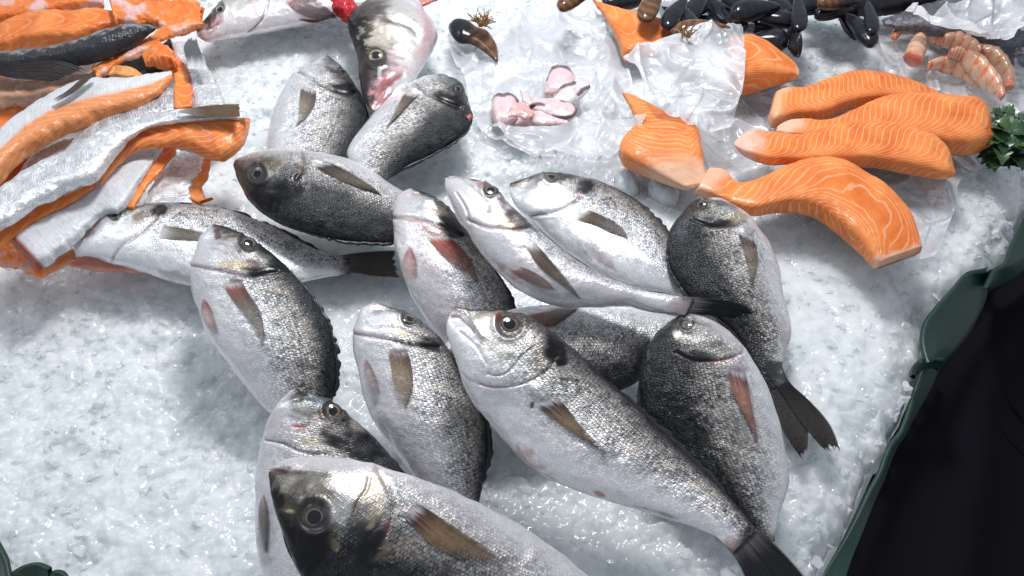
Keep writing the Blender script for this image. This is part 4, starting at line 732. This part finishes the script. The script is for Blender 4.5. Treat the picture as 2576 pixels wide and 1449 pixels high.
def beard(parent, p0, z, n=26, col=(.30, .16, .05), L=.012):
    rng = random.Random(int(p0[0])); V = []; Fq = []
    base = onz(np.array(p0), z)
    for k in range(n):
        q = base + np.array([rng.uniform(-.004, .004), rng.uniform(-.004, .004), 0]); d = np.array([rng.uniform(-1, 1), rng.uniform(-.4, 1), rng.uniform(.2, 1)]); d /= np.linalg.norm(d)
        pts = [q]
        for i in range(6): d = d + np.array([rng.uniform(-.5, .5) for _ in range(3)]); d /= np.linalg.norm(d); pts.append(pts[-1] + d*L/6)
        for i, pt in enumerate(pts):
            w = .00055*(1-.5*i/6)*rng.uniform(.6, 2)
            for a in range(3): V.append(pt + w*np.array([math.cos(a*2.09), math.sin(a*2.09)*.7, math.sin(a*2.09)*.7]))
            if i:
                b = len(V)-6
                for a in range(3): Fq.append([b+a, b+(a+1) % 3, b+3+(a+1) % 3, b+3+a])
    V = np.array(V); return mkmesh('beard', V, Fq, col=np.zeros((len(V), 3))+np.array(col), mat=M_LEAF, parent=parent)
beard(m1, R3(375,165), .036, 40)
m2 = shell('brown-striped mussel resting on the bagged salmon', R3.pairs((0,1655,205,1655,215),(.2,1720,150,1700,262),(.45,1830,130,1800,275),(.7,1950,145,1930,240),(.9,2040,170,2030,200),(1,2065,185,2060,192)), .046, .5, brown=.9); beard(m2, R3(1760,240), .055, 20)
m3 = shell('black mussel with a white spot, lower one of the pair on the ice', G.pairs((0,450,290,460,300),(.2,520,262,530,330),(.45,620,225,640,375),(.75,740,218,740,395),(1,800,270,790,350)), .034, .5)
m4 = shell('black mussel standing on end beside the white-spotted one', G.pairs((0,760,200,900,350),(.2,790,190,915,400),(.5,800,215,880,405),(.8,800,300,830,385),(1,790,345,800,360)), .036, .6)
mkx = onz(np.array(G(766,328)), .052)
rng = random.Random(5)
spots = []
wh = ['a deep black mussel', 'a blue-black mussel']
seats = [(1640,8),(1700,30),(1752,12),(1735,48),(1800,22),(1790,60),(1850,8),(1845,44),(1900,24),(1905,62),(1960,10),(1950,46),(2010,30),(2060,12),(1670,-12),(1780,-15),(1880,-18),(1990,-15),(2100,28),(2135,50),(2165,72),(2110,5),(2150,18),(2190,42),(1450,-6),(1575,2)]
desc = ['leftmost black mussel of the heap at the top edge','glossy mussel just right of the heap\'s left end','mussel high in the left part of the heap','mussel low in the left part, above the brown one','mussel in the left middle of the heap','lowest mussel above the pale plastic','mussel at the very edge, centre of the heap','shiny mussel in the centre of the heap','mussel right of the heap centre','mussel nearest the pair lying on the ice','upper mussel right of centre','lower mussel right of centre','mussel where the heap meets the ice slope','mussel near the top at the heap\'s right','half-hidden mussel at the top edge, far left','half-hidden mussel at the top edge, left of centre','half-hidden mussel at the top edge, centre','half-hidden mussel at the top edge, right','mussel at the top of the dark line beside the ice slope','second mussel down the dark line','lowest mussel of the dark line, by the shrimp bag','small mussel high above the dark line','mussel in the dark line under the black fish','mussel next to the shrimp bag\'s left tip','lone mussel cut by the top edge above the clear bag','mussel at the top edge above the bagged salmon']
for k, (x, y) in enumerate(seats):
    a = rng.uniform(0, math.pi); L = rng.uniform(50, 70); w = L*rng.uniform(.44, .54); ca, sa = math.cos(a), math.sin(a)*.7
    rows = []
    for s_, t, h_ in ((0, -1, .12), (.12, -.78, .42), (.4, -.25, .82), (.7, .4, 1.05), (.9, .85, .80), (1, 1, .40)):
        cx, cy = x+ca*L*t, y+sa*L*t; nx, ny = -sa*w*h_, ca*w*h_*.8
        rows.append((s_, (cx+nx, cy+ny), (cx-nx, cy-ny)))
    shell(desc[k], rows, rng.uniform(.012, .05), .5, brown=rng.choice([0, 0, .25]), group='black mussels')

# ------------------------------------------------------------------ shrimps
def tube(label, path, w, z, name='shrimp_tail'):
    r = root(name, label, 'shrimp', 'peeled shrimps on the film'); P_ = poly(path, 12); w = interp(np.linspace(0, 1, len(w)), w, np.linspace(0, 1, 12))
    t = np.gradient(P_, axis=0); t /= np.linalg.norm(t, axis=1)[:, None]; nn = np.stack([-t[:, 1], t[:, 0]], 1)
    rows = [(i/11, tuple(P_[i]+nn[i]*w[i]/2), tuple(P_[i]-nn[i]*w[i]/2)) for i in range(12)]
    o = loft(rows, z, .85, 130, 56, tilt=.1)
    seg = np.mod(o.s*4.6, 1); nz = fbm(o.X*200, 3)-.5
    h = (.0009*np.sin(np.pi*seg)**.5 - .0004)*np.sin(np.pi*np.clip(o.s, 0, 1))**.3; displace(o, h + nz*.0012)
    c = np.zeros(o.X.shape); c[:] = (.72, .46, .30); c = mix(c, (.72, .17, .07), np.clip(sstep(.30, .0, seg + nz*.9)+sstep(.1, .35, nz)*.8, 0, .9)); c = mix(c, (.62, .12, .07), sstep(.88, 1, o.s)*.8)
    build(o, 'flesh', c, M_SHRIMP, r); settle_later.append(r)
T = G.L
tube('curled shrimp at the upper left of the shrimp pile', T((1590,290),(1640,220),(1740,190),(1830,215),(1890,275),(1975,310)), [16,26,32,32,28,20], .022)
tube('short shrimp pointing down with its cut end toward the viewer', T((1800,265),(1780,330),(1755,400),(1730,455)), [24,40,48,46], .03)
tube('pale shrimp in the middle of the pile', T((1960,300),(2050,310),(2140,350),(2240,410)), [22,36,38,30], .026)
tube('pale shrimp farthest right, curving down', T((2230,385),(2340,430),(2430,520),(2470,600),(2465,665)), [26,36,38,34,22], .022)
tube('red-shelled shrimp nearest the viewer', T((2120,430),(2220,500),(2300,580),(2370,660),(2420,735)), [30,44,44,38,16], .034)
tube('pale shrimp lying left with its thick end toward the salmon', T((1855,495),(1940,480),(2050,495),(2150,540),(2260,620)), [18,32,36,34,26], .024)
tube('small orange shrimp scrap between two pale ones', T((2010,400),(2060,400),(2130,420)), [16,26,18], .036)

# ------------------------------------------------------------------ fish cuts in the bag
def cut(label, rows, z, col=(.80, .60, .62), rim=1.0, thick=.3, rims=()):
    r = root('fish_cut', label, 'fish cut', 'pink fish cuts in the clear bag'); o = loft(rows, z, thick, 80, 60, sq=.85, under=.7, tilt=.1)
    nz = fbm(o.X*180, 4)-.5; displace(o, nz*.0022); c = np.zeros(o.X.shape); c[:] = col
    c = mix(c, (.80, .62, .62), sstep(.0, .2, nz)); c = mix(c, (.10, .06, .07), 0*nz)
    for pl in rims: c = mix(c, (.13, .085, .09), sstep(6.5, 3.0, dline(o.px, R3.L(*pl)) + nz*6)*.95)
    c = mix(c, (.72, .33, .33), sstep(.14, .26, nz)*.6); build(o, 'flesh', c, M_MEAT, r); settle_later.append(r)
cut('pink cut with a two-lobed dark edge at the left', R3.pairs((0,440,680,440,760),(.2,470,640,460,840),(.5,530,632,520,850),(.8,590,640,580,840),(1,625,680,620,800)), .016, rims=[[(425,720),(440,665),(480,642),(520,648),(560,635),(600,650),(622,690)]])
cut('tall pale cut with a brown rim at the top', R3.pairs((0,805,560,800,640),(.2,840,470,830,650),(.5,910,442,910,655),(.8,980,470,970,640),(1,1012,530,1005,600)), .020, rims=[[(808,540),(840,475),(900,446),(960,458),(1008,500)]])
cut('white skinned cut at the upper right with a curled end', R3.pairs((0,860,650,880,700),(.3,930,570,960,720),(.6,1010,545,1040,680),(.85,1070,530,1105,610),(1,1110,560,1112,590)), .026, (.74,.73,.74), .5, rims=[[(860,650),(920,590),(1000,565)],[(1030,640),(1070,605),(1105,590)]])
cut('pink cut across the middle with dark edge on its right', R3.pairs((0,690,700,700,740),(.25,760,672,760,760),(.5,860,668,870,800),(.75,960,690,960,810),(1,1030,735,1020,775)), .026, rims=[[(920,680),(985,690),(1020,735),(1000,780),(940,800),(860,795)],[(700,735),(750,708),(800,712)]])
cut('round pink cut nearest the viewer', R3.pairs((0,700,790,700,820),(.3,760,740,760,850),(.6,850,760,850,850),(1,960,800,960,840)), .024, rim=.2)
cut('pink lump between the two-lobed cut and the round one', R3.pairs((0,560,740,560,800),(.4,620,700,620,800),(.8,690,720,680,810),(1,730,760,720,790)), .028, (.76,.44,.42), .0)
cut('flat pink cut under the others at the front', R3.pairs((0,440,800,450,850),(.4,620,790,620,852),(.8,900,800,900,852),(1,1000,820,990,850)), .012, rim=.3)
cut('slender translucent sliver standing behind the pink lump', R3.pairs((0,625,610,640,620),(.5,680,630,650,680),(1,740,700,690,720)), .03, (.74,.58,.56), .0)
cut('tiny pink scrap alone in the right of the bag', R3.pairs((0,1168,765,1170,780),(.5,1195,750,1200,782),(1,1228,765,1226,772)), .014, (.78,.45,.36), .0)

# ------------------------------------------------------------------ plastic film
def facet(X, f, k):                              # planar folds: the height of the nearest tilted cell
    q = X[..., :2]*f + k*5.3; q = q + .5*np.stack([vnoise(np.stack([q[..., 0], q[..., 1], 0*q[..., 0]+i], -1)) for i in (1, 7)], -1)
    i = np.floor(q).astype(int); best = np.full(q.shape[:2], 9.); hh = np.zeros(q.shape[:2])
    for dx in (-1, 0, 1):
        for dy in (-1, 0, 1):
            a1 = (i[..., 0]+dx) & 63; a2 = (i[..., 1]+dy) & 63
            ex = q[..., 0]-(i[..., 0]+dx+_tab[a1, a2, 2]); ey_ = q[..., 1]-(i[..., 1]+dy+_tab[a1, a2, 12]); d = ex**2+ey_**2; m = d < best
            tl = (_tab[a1, a2, 22]-.5)*ex*1.5 + (_tab[a1, a2, 32]-.5)*ey_*1.5; hh = np.where(m, tl, hh); best = np.where(m, d, best)
    return hh
def film(label, left, right, z, amp=.006, name='plastic_bag', mat=None, n=110, m=130, seed=1, edge=.0, cat='plastic bag', sc=1.0):
    L_, R_ = poly(left, n), poly(right, n); w = np.linspace(0, 1, m)[None, :, None]; Pp = L_[:, None]*(1-w)+R_[:, None]*w
    X = onz(Pp, np.full(Pp.shape[:2], z)); q = X*sc*np.array([26, 22, 1]) + seed*7.7
    q = q + 1.2*np.stack([fbm(q*.6, 2), fbm(q*.6+9, 2), 0*q[..., 0]], -1)
    r1 = 1-2*np.abs(vnoise(q)-.5); r2 = 1-2*np.abs(vnoise(q*2.3+3)-.5); r3 = 1-2*np.abs(vnoise(q*5+8)-.5)
    h = (r1**3*.62 + r2**3*.28 + r3**2*.06)
    h = h + facet(X*sc, 16, seed) * .42 + facet(X*sc + 3, 38, seed+3) * .12
    u = np.linspace(0, 1, n)[:, None]; v = np.linspace(0, 1, m)[None]; bd = np.minimum(np.minimum(u, 1-u)*4, np.minimum(v, 1-v)*4).clip(0, 1)
    X[..., 2] += (h-.35)*amp*2.2 + edge*(1-bd)
    rim = np.maximum(sstep(.10, .0, bd), sstep(.72, .95, r1**2*.7+r2**3*.5)*.9)
    o = mkmesh(name, X, gridfaces(n, m), mat=mat or M_FILM, at={'rim': rim}); return tag(o, label, cat)
film('clear bag holding the pink fish cuts', R3.L((112,252),(180,400),(250,520),(300,700),(360,850),(470,930),(640,1000),(800,1075),(850,1112)), R3.L((960,-10),(1170,30),(1240,130),(1290,250),(1330,395),(1420,640),(1478,800),(1400,960),(1240,1050)), .010, .008, seed=1)
film('clear plastic flap folded over the front of the fish cuts', R3.L((440,860),(480,900),(640,1000),(810,1080)), R3.L((1120,830),(1300,800),(1480,800),(1250,1045)), .034, .006, seed=6, n=60)
film('crumpled clear bag between the fish cuts and the short salmon piece', R3.L((1330,430),(1400,500),(1480,610),(1560,745),(1700,800),(1880,860)), R3.L((1720,290),(2000,220),(2115,165),(2142,400),(2135,650),(2075,830)), .040, .012, mat=M_FILM2, seed=2)
film('wide film sheet under the row of salmon fillets', G.L((-60,760),(0,960),(130,1150),(250,1330),(560,1450),(900,1560),(1500,1760),(1800,1950)), G.L((900,560),(1400,640),(2300,780),(2230,1150),(2200,1330),(2090,1380),(2040,1600),(1900,1940)), .006, .004, 'plastic_sheet', M_FILM2, seed=3, cat='plastic film', n=150, m=170)
film('film sheet under the shrimps reaching the right edge', G.L((1250,100),(1430,280),(1560,440),(1640,500),(1700,640),(1980,690)), G.L((2800,200),(2800,420),(2760,640),(2740,820),(2700,900),(2620,930)), .010, .005, 'plastic_sheet', M_FILM2, seed=4, cat='plastic film')
film('wrinkled clear film over the grey fish in the corner', G.L((1650,140),(1850,230),(1950,270),(2200,360)), G.L((2300,20),(2700,20),(2760,200),(2760,330)), .05, .012, 'plastic_sheet', M_FILM, seed=5, cat='plastic film')
film('pale plastic scrap beside the brown mussel', R3.L((1460,0),(1480,60),(1560,90)), R3.L((1700,-20),(1690,40),(1640,90)), .03, .006, 'plastic_sheet', M_FILM2, seed=8, cat='plastic film', n=40, m=50)
film('torn piece of film on the ice behind the mussel pair', G.L((360,170),(420,230),(440,300)), G.L((520,110),(545,200),(520,270)), .028, .006, 'plastic_sheet', M_FILM2, seed=9, cat='plastic film', n=40, m=50)

# ------------------------------------------------------------------ parsley
pr = root('parsley_sprig', 'dark green parsley sprig tucked under the salmon end', 'parsley')
def leaflet(c, ang, L, z, col):
    n = 40; t = np.linspace(0, 1, n); prof = np.sin(np.pi*t**.8)**.8*.36*(1+.45*np.abs(np.sin(t*np.pi*4.5)))*(1-.1*t)
    V = []; c3 = onz(np.array(c), z); d = np.array([math.cos(ang), math.sin(ang), 0]); nn = np.array([-d[1], d[0], 0]); 
    X = np.stack([c3 + d*(t*L)[:, None] + nn*(prof*L*k)[:, None] + np.array([0, 0, 1])*((.25*L*np.sin(t*2.2)+abs(k)*prof*L*.5 - .35*L*t**2)[:, None]) for k in (-1, -.5, 0, .5, 1)], 1)
    cc = np.zeros(X.shape)+np.array(col); cc *= (.7+.8*fbm(X*500, 3))[..., None]
    mkmesh('leaf', X, gridfaces(n, 5), col=cc, mat=M_LEAF, parent=pr)
rg = random.Random(3)
for (x, y, zz, L) in ((2400,930,.03,.020),(2460,900,.03,.020),(2520,930,.032,.022),(2560,960,.03,.02),(2420,980,.03,.022),(2480,1010,.034,.024),(2540,1060,.03,.02),(2400,1060,.03,.02),(2450,1100,.03,.024),(2380,1130,.026,.02),(2500,1130,.03,.02),(2430,1180,.02,.022),(2300,1200,.016,.018),(2360,1190,.016,.018),(2460,1240,.016,.022),(2420,1210,.016,.02),(2470,1180,.02,.02),(2350,960,.03,.02),(2380,900,.03,.018),(2500,880,.03,.018)):
    for k in range(3): leaflet(G(x, y), rg.uniform(-3.1, 3.1), L*.75, zz, rg.choice([(.035,.085,.03),(.05,.11,.035),(.022,.06,.022)]))
def stem(pts, z, w=.0011):
    P_ = poly(pts, 14); X = onz(P_, np.full(14, z)); a = np.linspace(0, 2*np.pi, 6, endpoint=False)
    X = X[:, None] + w*np.stack([np.cos(a), np.sin(a), np.sin(a)], -1)[None]; mkmesh('stem', X, gridfaces(14, 6, True), col=np.zeros(X.shape)+np.array((.12,.20,.07)), mat=M_LEAF, parent=pr)
stem(G.L((2310,1150),(2400,1160),(2440,1210)), .022); stem(G.L((2330,1080),(2420,1040),(2500,960)), .024); stem(G.L((2330,1120),(2430,1100),(2520,1080)), .022)
settle_later.append(pr)

# ------------------------------------------------------------------ ice
edge_px = np.array([(2700,350),(2620,470),(2560,600),(2490,690),(2420,740),(2360,830),(2330,930),(2300,1000),(2262,1060),(2230,1130),(2190,1220),(2150,1300),(2110,1390),(2075,1449),(2010,1570)], float)
EB = onz(edge_px, np.zeros(len(edge_px))); o_ = np.argsort(EB[:, 1]); EBy, EBx = EB[o_, 1], EB[o_, 0]
def xe(y): return np.interp(y, EBy, EBx)
lb = onz(np.array([(-60,1330),(10,1449),(40,1520)], float), np.zeros(3))
def ice_h(X, Y):
    p = np.stack([X, Y, 0*X], -1)
    h = (fbm(p*9, 3)-.5)*.020 + (fbm(p*38+3, 3)-.5)*.004
    cr = 0
    for f, a, k in ((60, .0020, 1), (130, .0014, 2), (270, .0009, 3)):
        q = p*f + k*11; q = q + .8*(np.stack([vnoise(q*.5), vnoise(q*.5+7), 0*X], -1)-.5)
        i = np.floor(q[..., :2]).astype(int); best = np.full(X.shape, 9.); hh = np.zeros(X.shape)
        for dx in (-1, 0, 1):
            for dy in (-1, 0, 1):
                a1 = (i[..., 0]+dx) & 63; a2 = (i[..., 1]+dy) & 63
                cx = i[..., 0]+dx+_tab[a1, a2, k]; cy = i[..., 1]+dy+_tab[a1, a2, k+9]
                ex, ey_ = q[..., 0]-cx, q[..., 1]-cy; d = ex**2+ey_**2; m = d < best
                tl = (_tab[a1, a2, k+20]-.5)*ex*1.6 + (_tab[a1, a2, k+30]-.5)*ey_*1.6 + _tab[a1, a2, k+40]
                hh = np.where(m, tl - .35*d, hh); best = np.where(m, d, best)
        cr = cr + (hh-.5)*a
    am = sstep(.42, .60, fbm(p*7+31, 2))                    # packed smooth areas against loose lumpy ones
    am = np.clip(.35 + .65*am + .55*sstep(.10, .0, xe(Y)-X) + .45*sstep(.42, .28, Y), 0, 1.5)
    dd = xe(Y) + .010*(fbm(p*60+4, 2)-.5)*2 - X
    return h*.55 + cr*am - .022*np.exp(-np.clip(dd, 0, 1)/.02)*1.0 - .10*sstep(.004, -.012, dd)
nx, ny = 1000, 760; gx = np.linspace(-.62, .60, nx); gy = np.linspace(.13, .95, ny); GX, GY = np.meshgrid(gx, gy)
IZ = ice_h(GX, GY); keep = (GX < xe(GY)+.02)
V = np.stack([GX, GY, IZ], -1); fc = gridfaces(ny, nx); kk = keep.ravel()[fc].all(1)
ice = mkmesh('ice', V, fc[kk], mat=M_ICE); tag(ice, kind='structure', label='bed of crushed ice covering the stall')
rs = np.random.RandomState(11)
def chips(n, smin, smax, xr, yr, seed):
    rs = np.random.RandomState(seed); x = rs.uniform(*xr, n); y = rs.uniform(*yr, n); k = x < xe(y) - .004; x, y = x[k], y[k]; n = len(x)
    dens = .25 + .75*sstep(.45, .62, fbm(np.stack([x*11, y*11, 0*x+5], -1), 3)) + sstep(.09, .0, xe(y)-x); k = rs.rand(n) < dens; x, y = x[k], y[k]; n = len(x)
    s = rs.uniform(smin, smax, n)*np.where(rs.rand(n) < .06, 1.5, 1)
    t = (1+5**.5)/2; ico = np.array([(-1,t,0),(1,t,0),(-1,-t,0),(1,-t,0),(0,-1,t),(0,1,t),(0,-1,-t),(0,1,-t),(t,0,-1),(t,0,1),(-t,0,-1),(-t,0,1)])/1.9
    fi = np.array([(0,11,5),(0,5,1),(0,1,7),(0,7,10),(0,10,11),(1,5,9),(5,11,4),(11,10,2),(10,7,6),(7,1,8),(3,9,4),(3,4,2),(3,2,6),(3,6,8),(3,8,9),(4,9,5),(2,4,11),(6,2,10),(8,6,7),(9,8,1)])
    J = ico[None] * (1 + (rs.rand(n, 12, 3)-.5)*1.1); J *= (rs.uniform(.45, 1.3, (n, 1, 3))*s[:, None, None])
    a = rs.uniform(0, 6.28, n); ca, sa = np.cos(a), np.sin(a); b = rs.uniform(-.7, .7, n); cb, sb = np.cos(b), np.sin(b)
    X = J[..., 0]*ca[:, None]-J[..., 1]*sa[:, None]; Y = J[..., 0]*sa[:, None]+J[..., 1]*ca[:, None]; Z = J[..., 2]
    Y, Z = Y*cb[:, None]-Z*sb[:, None], Y*sb[:, None]+Z*cb[:, None]
    zz = ice_h(x, y); Z = Z*.6 + (zz + s*.1)[:, None]
    return np.stack([X+x[:, None], Y+y[:, None], Z], -1).reshape(-1, 3), (fi[None]+12*np.arange(n)[:, None, None]).reshape(-1, 3)
Vs, Fs, off = [], [], 0
for a in ((9000, .0012, .0030, (-.55, .5), (.15, .9), 1), (1500, .0022, .0044, (-.5, .45), (.15, .7), 2)):
    v_, f_ = chips(*a); Vs.append(v_); Fs.append(f_+off); off += len(v_)
ch = mkmesh('ice_chips', np.concatenate(Vs), np.concatenate(Fs), mat=M_CHIP, smooth=False); tag(ch, 'loose translucent ice chips scattered over the bed', kind='stuff')

# two large rounded ice lumps beside the salmon
def lump(label, rows, z):
    r = root('ice_lump', label, 'ice lump'); o = loft(rows, z, .7, 60, 50, sq=.8); displace(o, (fbm(o.X*120, 3)-.5)*.004)
    build(o, 'ice', np.ones(o.X.shape), M_LUMP, r); settle_later.append(r)
lump('rounded ice lump left of the salmon piece, farther from it', D.pairs((0,2060,1340,2060,1440),(.3,2110,1295,2100,1500),(.7,2190,1300,2200,1520),(1,2240,1370,2230,1480)), .002)
lump('rounded ice lump touching the lower salmon corner', D.pairs((0,2305,1390,2310,1470),(.3,2360,1330,2350,1540),(.7,2480,1360,2450,1600),(1,2560,1450,2520,1560)), .003)

# ------------------------------------------------------------------ black cloth and green trim
m, n, l, b = newmat('black_cloth')
geo = N(n, 'ShaderNodeNewGeometry').outputs['Position']; z_ = N(n, 'ShaderNodeTexNoise', i_Scale=900.0, i_Detail=2.0); l.new(geo, z_.inputs['Vector'])
b.inputs['Base Color'].default_value = (.0105, .0094, .0125, 1); b.inputs['Roughness'].default_value = .6; b.inputs['Specular IOR Level'].default_value = 0
bp = N(n, 'ShaderNodeBump', i_Strength=.3, i_Distance=.0006); l.new(z_.outputs['Fac'], bp.inputs['Height']); l.new(bp.outputs[0], b.inputs['Normal']); M_CLOTH = m
yy = np.linspace(EBy[0]-.1, EBy[-1]+.3, 160); ww = np.linspace(0, 1, 120)
xx = xe(yy); X = np.empty((160, 120, 3)); 
nxn = np.gradient(xx, yy); nl_ = np.hypot(1, nxn)
d = ww[None]**1.3*.75
X[..., 0] = xx[:, None] + .001 + d/nl_[:, None]; X[..., 1] = yy[:, None] - d*(nxn/nl_)[:, None]
fold = .012*np.exp(-((d-.055-.03*np.sin(yy*9)[:, None])/.020)**2) + .006*np.exp(-((d-.20-.05*np.sin(yy*7+1)[:, None])/.05)**2)
X[..., 2] = -.035 - d*.55 + fold
cl = mkmesh('black_cloth', X, gridfaces(160, 120), mat=M_CLOTH); tag(cl, 'black cloth skirt falling away from the right edge of the ice', 'cloth')
def strip(label, ea, eb, za, zb, name='green_trim', thick=.0016, col=(.004,.034,.023), cat='plastic trim', n=80, m_=12, curl=0., group=None):
    ea, eb = poly(ea, n), poly(eb, n); za = poly(np.array(za, float)[:, None], n)[:, 0] if not np.isscalar(za) else np.full(n, za); zb = poly(np.array(zb, float)[:, None], n)[:, 0] if not np.isscalar(zb) else np.full(n, zb)
    w = np.linspace(0, 1, m_)[None, :, None]; Aa, Bb = onz(ea, za), onz(eb, zb); X = Aa[:, None]*(1-w)+Bb[:, None]*w
    X[..., 2] += curl*np.sin(np.pi*w[..., 0]); nn = np.cross(np.gradient(X, axis=0), np.gradient(X, axis=1)); nn /= np.linalg.norm(nn, axis=-1)[..., None]+1e-9
    Y = np.concatenate([X + nn*thick, (X - nn*thick)[:, ::-1]], 1); c = np.zeros(Y.shape)+np.array(col); c *= (.8+.4*fbm(Y*300, 3))[..., None]
    o = mkmesh(name, Y, gridfaces(n, 2*m_, True), col=c, mat=M_GREEN); return tag(o, label, cat, group)
GT = 'green plastic leaf trim'
strip('broad green plastic leaf curving over the right ice edge', R8.L((1150,132),(1060,150),(1000,212),(930,290),(885,350),(868,420),(876,480),(892,530)), R8.L((1157,140),(1150,190),(1135,260),(1100,340),(1060,410),(1010,470),(960,520),(930,560)), .012, -.015, curl=.004, name='green_leaf_trim')
strip('small curled green tab at the foot of the broad leaf', R8.L((818,590),(822,560),(850,530),(900,517),(960,522)), R8.L((828,596),(845,572),(880,548),(920,545),(960,548)), .010, .0, curl=.003, name='green_leaf_trim')
strip('green plastic leaf rising toward the right edge of the picture', R8.L((1145,205),(1175,140),(1225,105),(1250,40),(1330,-120)), R8.L((1150,215),(1200,190),(1260,160),(1330,100),(1420,-60)), .008, -.02, curl=.004, name='green_leaf_trim')
strip('long green plastic strip standing along the lower ice edge', R8.L((876,545),(850,620),(825,700),(795,790),(775,835),(735,885),(715,930),(690,1000),(640,1090),(590,1190),(530,1300),(440,1449),(380,1560)), R8.L((935,560),(900,640),(860,710),(815,790),(790,840),(755,890),(725,960),(695,1040),(655,1130),(615,1240),(570,1360),(530,1480),(480,1580)), -.012, [-.03,-.03,-.02,-.012,-.012], name='green_trim')
strip('green plastic leaf cut off by the lower left corner', Z1.L((30,1446),(60,1425),(95,1418),(125,1430)), Z1.L((40,1480),(70,1480),(100,1480),(130,1480)), .012, .0, name='green_leaf_trim')
strip('smaller green leaf tip at the bottom edge near the corner', Z1.L((128,1449),(140,1438),(155,1440),(165,1450)), Z1.L((130,1480),(140,1480),(155,1480),(168,1480)), .010, .0, name='green_leaf_trim')
strip('thin green plastic edge in the bottom left corner', Z1.L((-30,1330),(0,1375),(14,1405),(26,1460)), Z1.L((-60,1350),(-30,1400),(-4,1430),(10,1480)), .014, .004, name='green_leaf_trim')
for r in settle_later: settle(r)
